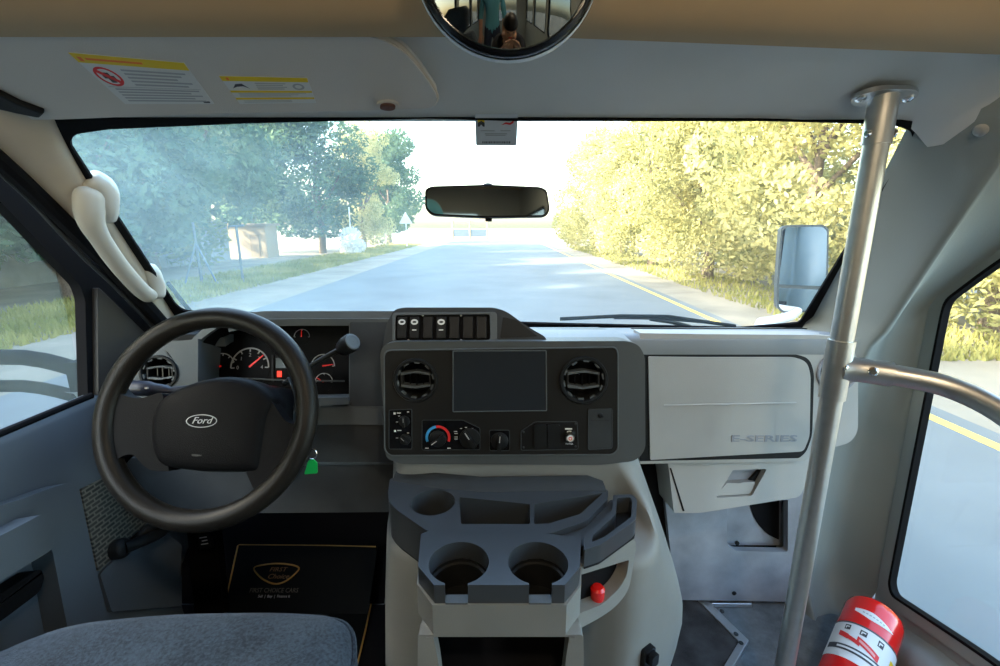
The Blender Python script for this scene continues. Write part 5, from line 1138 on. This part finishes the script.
# ================================================================== PEOPLE seen in the mirrors
def skin_mesh(name, pts, edges, m, parent=None, sub=2, root=0):
    me = bpy.data.meshes.new(name); me.from_pydata([p[:3] for p in pts], edges, []); me.materials.append(M[m])
    o = bpy.data.objects.new(name, me); COL.objects.link(o)
    s = o.modifiers.new('skin', 'SKIN'); s.use_smooth_shade = True
    for i, p in enumerate(pts):
        v = me.skin_vertices[0].data[i]; v.radius = (p[3], p[4] if len(p) > 4 else p[3]); v.use_root = (i == root)
    b = o.modifiers.new('sub', 'SUBSURF'); b.levels = sub; b.render_levels = sub
    if parent: o.parent = parent; o.matrix_parent_inverse = WM[parent.name].inverted()
    return o
def ball(c, rx, ry, rz, n=18):
    rows = [[(c[0] + rx * math.sin(PI * i / n) * math.cos(2 * PI * j / 24), c[1] + ry * math.sin(PI * i / n) * math.sin(2 * PI * j / 24), c[2] + rz * math.cos(PI * i / n)) for j in range(24)] for i in range(n + 1)]
    return loft(rows, True)
def person(name, base, yaw, label, top, J, hair, bald_down=0):
    t = thing(name, label, 'person', base)
    Mx = Matrix.Translation(V(base)) @ Matrix.Rotation(yaw, 4, 'Z')
    def w(p): q = Mx @ V(p[:3]); return (q.x, q.y, q.z) + tuple(p[3:])
    P = {k: w(v) for k, v in J.items()}
    names = list(P); idx = {k: i for i, k in enumerate(names)}
    E = [('pelvis', 'waist'), ('waist', 'chest'), ('chest', 'neck'), ('neck', 'skull'), ('skull', 'crown_')]
    for s in 'lr': E += [('chest', 'sh' + s), ('sh' + s, 'el' + s), ('el' + s, 'wr' + s), ('wr' + s, 'pa' + s), ('pelvis', 'hi' + s), ('hi' + s, 'kn' + s), ('kn' + s, 'an' + s), ('an' + s, 'to' + s)]
    for s in 'lr':
        pa, wr = V(P['pa' + s][:3]), V(P['wr' + s][:3]); d = (pa - wr).normalized(); sd = d.cross(V((0, 0, 1)));  sd = sd.normalized() if sd.length > .1 else V((1, 0, 0))
        for k in range(5):
            if k < 4: a = pa + sd * (k - 1.5) * .021 + d * .012; e1_ = a + d * .04 + V((0, 0, -.006)); e2_ = a + d * (.066 + .01 * (k in (1, 2))) + V((0, 0, -.028))
            else: a = wr + d * .03 + sd * .036; e1_ = a + sd * .022 + d * .03; e2_ = e1_ + d * .028 + V((0, 0, -.008))
            for nm, q in (('a', a), ('b', e1_), ('c', e2_)):
                key = f'f{s}{k}{nm}'; P[key] = (q.x, q.y, q.z, .0095 if nm != 'c' else .0075); names.append(key); idx[key] = len(names) - 1
            E += [('pa' + s if k < 4 else 'wr' + s, f'f{s}{k}a'), (f'f{s}{k}a', f'f{s}{k}b'), (f'f{s}{k}b', f'f{s}{k}c')]
    body = skin_mesh('body', [P[n] for n in names], [(idx[a], idx[b]) for a, b in E], 'skin', t)
    me = bpy.data.meshes.new_from_object(body.evaluated_get(bpy.context.evaluated_depsgraph_get())); body.modifiers.clear(); body.data = me
    me.materials.clear()
    for m in ('skin', top, 'jeans', 'rubber'): me.materials.append(M[m])
    seg = []
    for a, b in E:
        if a == 'neck' or b in ('neck', 'crown_'): k = 0
        elif a in ('pelvis',) and b == 'waist' or a in ('waist', 'chest') or a[:2] == 'sh': k = 1
        elif a[:2] in ('hi', 'kn') or a == 'pelvis': k = 2
        elif a[:2] == 'an': k = 3
        else: k = 0
        seg.append((V(P[a][:3]), V(P[b][:3]), k, (P[a][3] + P[b][3]) / 2))
    for pl in me.polygons:
        c = pl.center; best = None
        for a, b, k, r_ in seg:
            ab = b - a; u = max(0, min(1, (c - a).dot(ab) / max(ab.length_squared, 1e-9))); dd = (c - a - ab * u).length / r_
            if best is None or dd < best[0]: best = (dd, k)
        pl.material_index = best[1]; pl.use_smooth = True
    hd = V(P['skull'][:3]); up = (V(P['crown_'][:3]) - V(P['neck'][:3])).normalized(); fw = Mx.to_3x3() @ V((0, 1, 0)); fw = (fw - up * fw.dot(up)).normalized(); sd = fw.cross(up)
    hc = hd + up * .045
    def loc(a, b, c): return hc + sd * a + fw * b + up * c
    def blob(nm, c, rx, ry, rz, m, cut=None):
        v_, f_ = ball((0, 0, 0), rx, ry, rz); vs_ = [c + sd * p.x + fw * p.y + up * p.z for p in v_]
        return obj(nm, [(vs_, f_)], m, t, ang=180)
    hm = blob('head', hc, .073, .093, .112, 'skin')
    obj('nose', [(lambda g: ([loc(p.x, .088 + p.y, -.012 + p.z) for p in g[0]], g[1]))(ball((0, 0, 0), .013, .022, .024, 10))], 'skin', t, ang=180)
    obj('mouth', [(lambda g: ([loc(p.x, .080 + p.y, -.055 + p.z) for p in g[0]], g[1]))(ball((0, 0, 0), .024, .010, .006, 8))], 'redprint', t, ang=180)
    for s in (-1, 1):
        obj('ear', [(lambda g: ([loc(s * .074 + p.x, -.005 + p.y, -.005 + p.z) for p in g[0]], g[1]))(ball((0, 0, 0), .010, .022, .032, 10))], 'skin', t, ang=180)
        obj('eye', [(lambda g: ([loc(s * .029 + p.x, .078 + p.y, .012 + p.z) for p in g[0]], g[1]))(ball((0, 0, 0), .012, .010, .008, 8))], 'dprint', t, ang=180)
    hv, hf = ball((0, 0, 0), .080, .098, .112, 18)
    obj('hair', [([loc(p.x, p.y - .010, p.z + .014) for p in hv], [f_ for f_ in hf if sum(hv[i].z for i in f_) / 4 > .02 or sum(hv[i].y for i in f_) / 4 < -.02])], 'hair', t, ang=180, solid=.008)
    return t
stand = {'pelvis': (0, 0, .95, .13, .10), 'waist': (0, .01, 1.1, .125, .095), 'chest': (0, 0, 1.32, .145, .105), 'neck': (0, 0, 1.48, .052), 'skull': (0, .015, 1.56, .06, .06), 'crown_': (0, .015, 1.62, .055)}
for s, k in (('l', -1), ('r', 1)):
    stand.update({'sh' + s: (k * .18, 0, 1.40, .062), 'el' + s: (k * .23, -.02, 1.12, .046), 'wr' + s: (k * .22, .08, .88, .032), 'pa' + s: (k * .22, .10, .81, .035, .02), 'hi' + s: (k * .09, 0, .88, .09), 'kn' + s: (k * .10, .02, .48, .062), 'an' + s: (k * .10, -.02, .08, .042), 'to' + s: (k * .12, .14, .04, .04, .028)})
crouch = {'pelvis': (0, -.22, .52, .13, .11), 'waist': (0, -.17, .66, .125, .10), 'chest': (0, -.04, .86, .145, .11), 'neck': (0, .06, 1.00, .052), 'skull': (0, .11, 1.05, .06), 'crown_': (0, .135, 1.11, .055)}
for s, k in (('l', -1), ('r', 1)):
    crouch.update({'sh' + s: (k * .17, .0, .93, .062), 'el' + s: (k * .2, .14, .76, .046), 'wr' + s: (k * .09, .28, .92, .032), 'pa' + s: (k * .06, .31, .98, .035, .02), 'hi' + s: (k * .10, -.20, .48, .09), 'kn' + s: (k * .16, .22, .45, .062), 'an' + s: (k * .14, .08, .08, .042), 'to' + s: (k * .16, .24, .04, .04, .028)})
person('person', (-.18, -1.05, 0), 0, 'person in a teal shirt standing in the bus aisle, seen in the round mirror', 'shirt', stand, 'hair')
person('person', (.10, -.50, 0), 0, 'crouching person in dark clothes taking the photo, seen in the round mirror', 'navy', crouch, 'hair')
# ================================================================== LIGHT
for k, (x, y) in enumerate(((.35, -.3), (-.35, -1.1), (.35, -1.9))):
    t = thing('ceiling_lamp', ['ceiling lamp nearest the cab roof', 'ceiling lamp in the middle of the bus', 'ceiling lamp at the back of the bus'][k], 'lamp', (x, y, 1.9))
    f = Fr((x, y, 1.898), (1, 0, 0), (0, -1, 0)); obj('lamp_base', [plate(f, [circ(0, 0, .07, 28)], -.004, .012)], 'white', t, bevel=.003); obj('lamp_lens', [lathe(f, [(.055, .012), (.05, .02), (.03, .026), (.001, .028)], 24)], 'lamp', t)
    l = bpy.data.lights.new('ceiling_light', 'AREA'); l.shape = 'DISK'; l.size = .12; l.energy = LAMP_W; l.color = (1, .80, .55); lo = bpy.data.objects.new('ceiling_light', l); lo.location = (x, y, 1.865); COL.objects.link(lo)
w = bpy.data.worlds.new('world'); sc.world = w; w.use_nodes = True; nt = w.node_tree; bg = nt.nodes['Background']
sk = nt.nodes.new('ShaderNodeTexSky'); sk.sky_type = 'NISHITA'; sk.sun_disc = False
sd_ = V((-.84, -.30, .46)).normalized()      # towards the sun
sk.sun_elevation = math.asin(sd_.z); sk.sun_rotation = math.atan2(sd_.x, sd_.y); sk.air_density = 1.3; sk.dust_density = 3.0; sk.ozone_density = 1.5
nt.links.new(sk.outputs[0], bg.inputs[0]); bg.inputs[1].default_value = SKY_S
s = bpy.data.lights.new('sun', 'SUN'); s.energy = SUN_S; s.angle = .02; s.color = (1, .90, .72); so_ = bpy.data.objects.new('sun', s); COL.objects.link(so_)
so_.rotation_euler = (-sd_).to_track_quat('-Z', 'Y').to_euler(); so_.location = sd_ * 60
vs_ = sc.view_settings; vs_.view_transform = 'Standard'; vs_.look = 'None'; vs_.exposure = EXPOSURE; vs_.gamma = 1; vs_.use_curve_mapping = False
sc.cycles.max_bounces = 10; sc.cycles.diffuse_bounces = 5; sc.cycles.glossy_bounces = 4; sc.cycles.transparent_max_bounces = 12; sc.cycles.transmission_bounces = 6
sc.cycles.use_denoising = True; sc.cycles.caustics_reflective = False; sc.cycles.caustics_refractive = False; sc.cycles.sample_clamp_indirect = 6
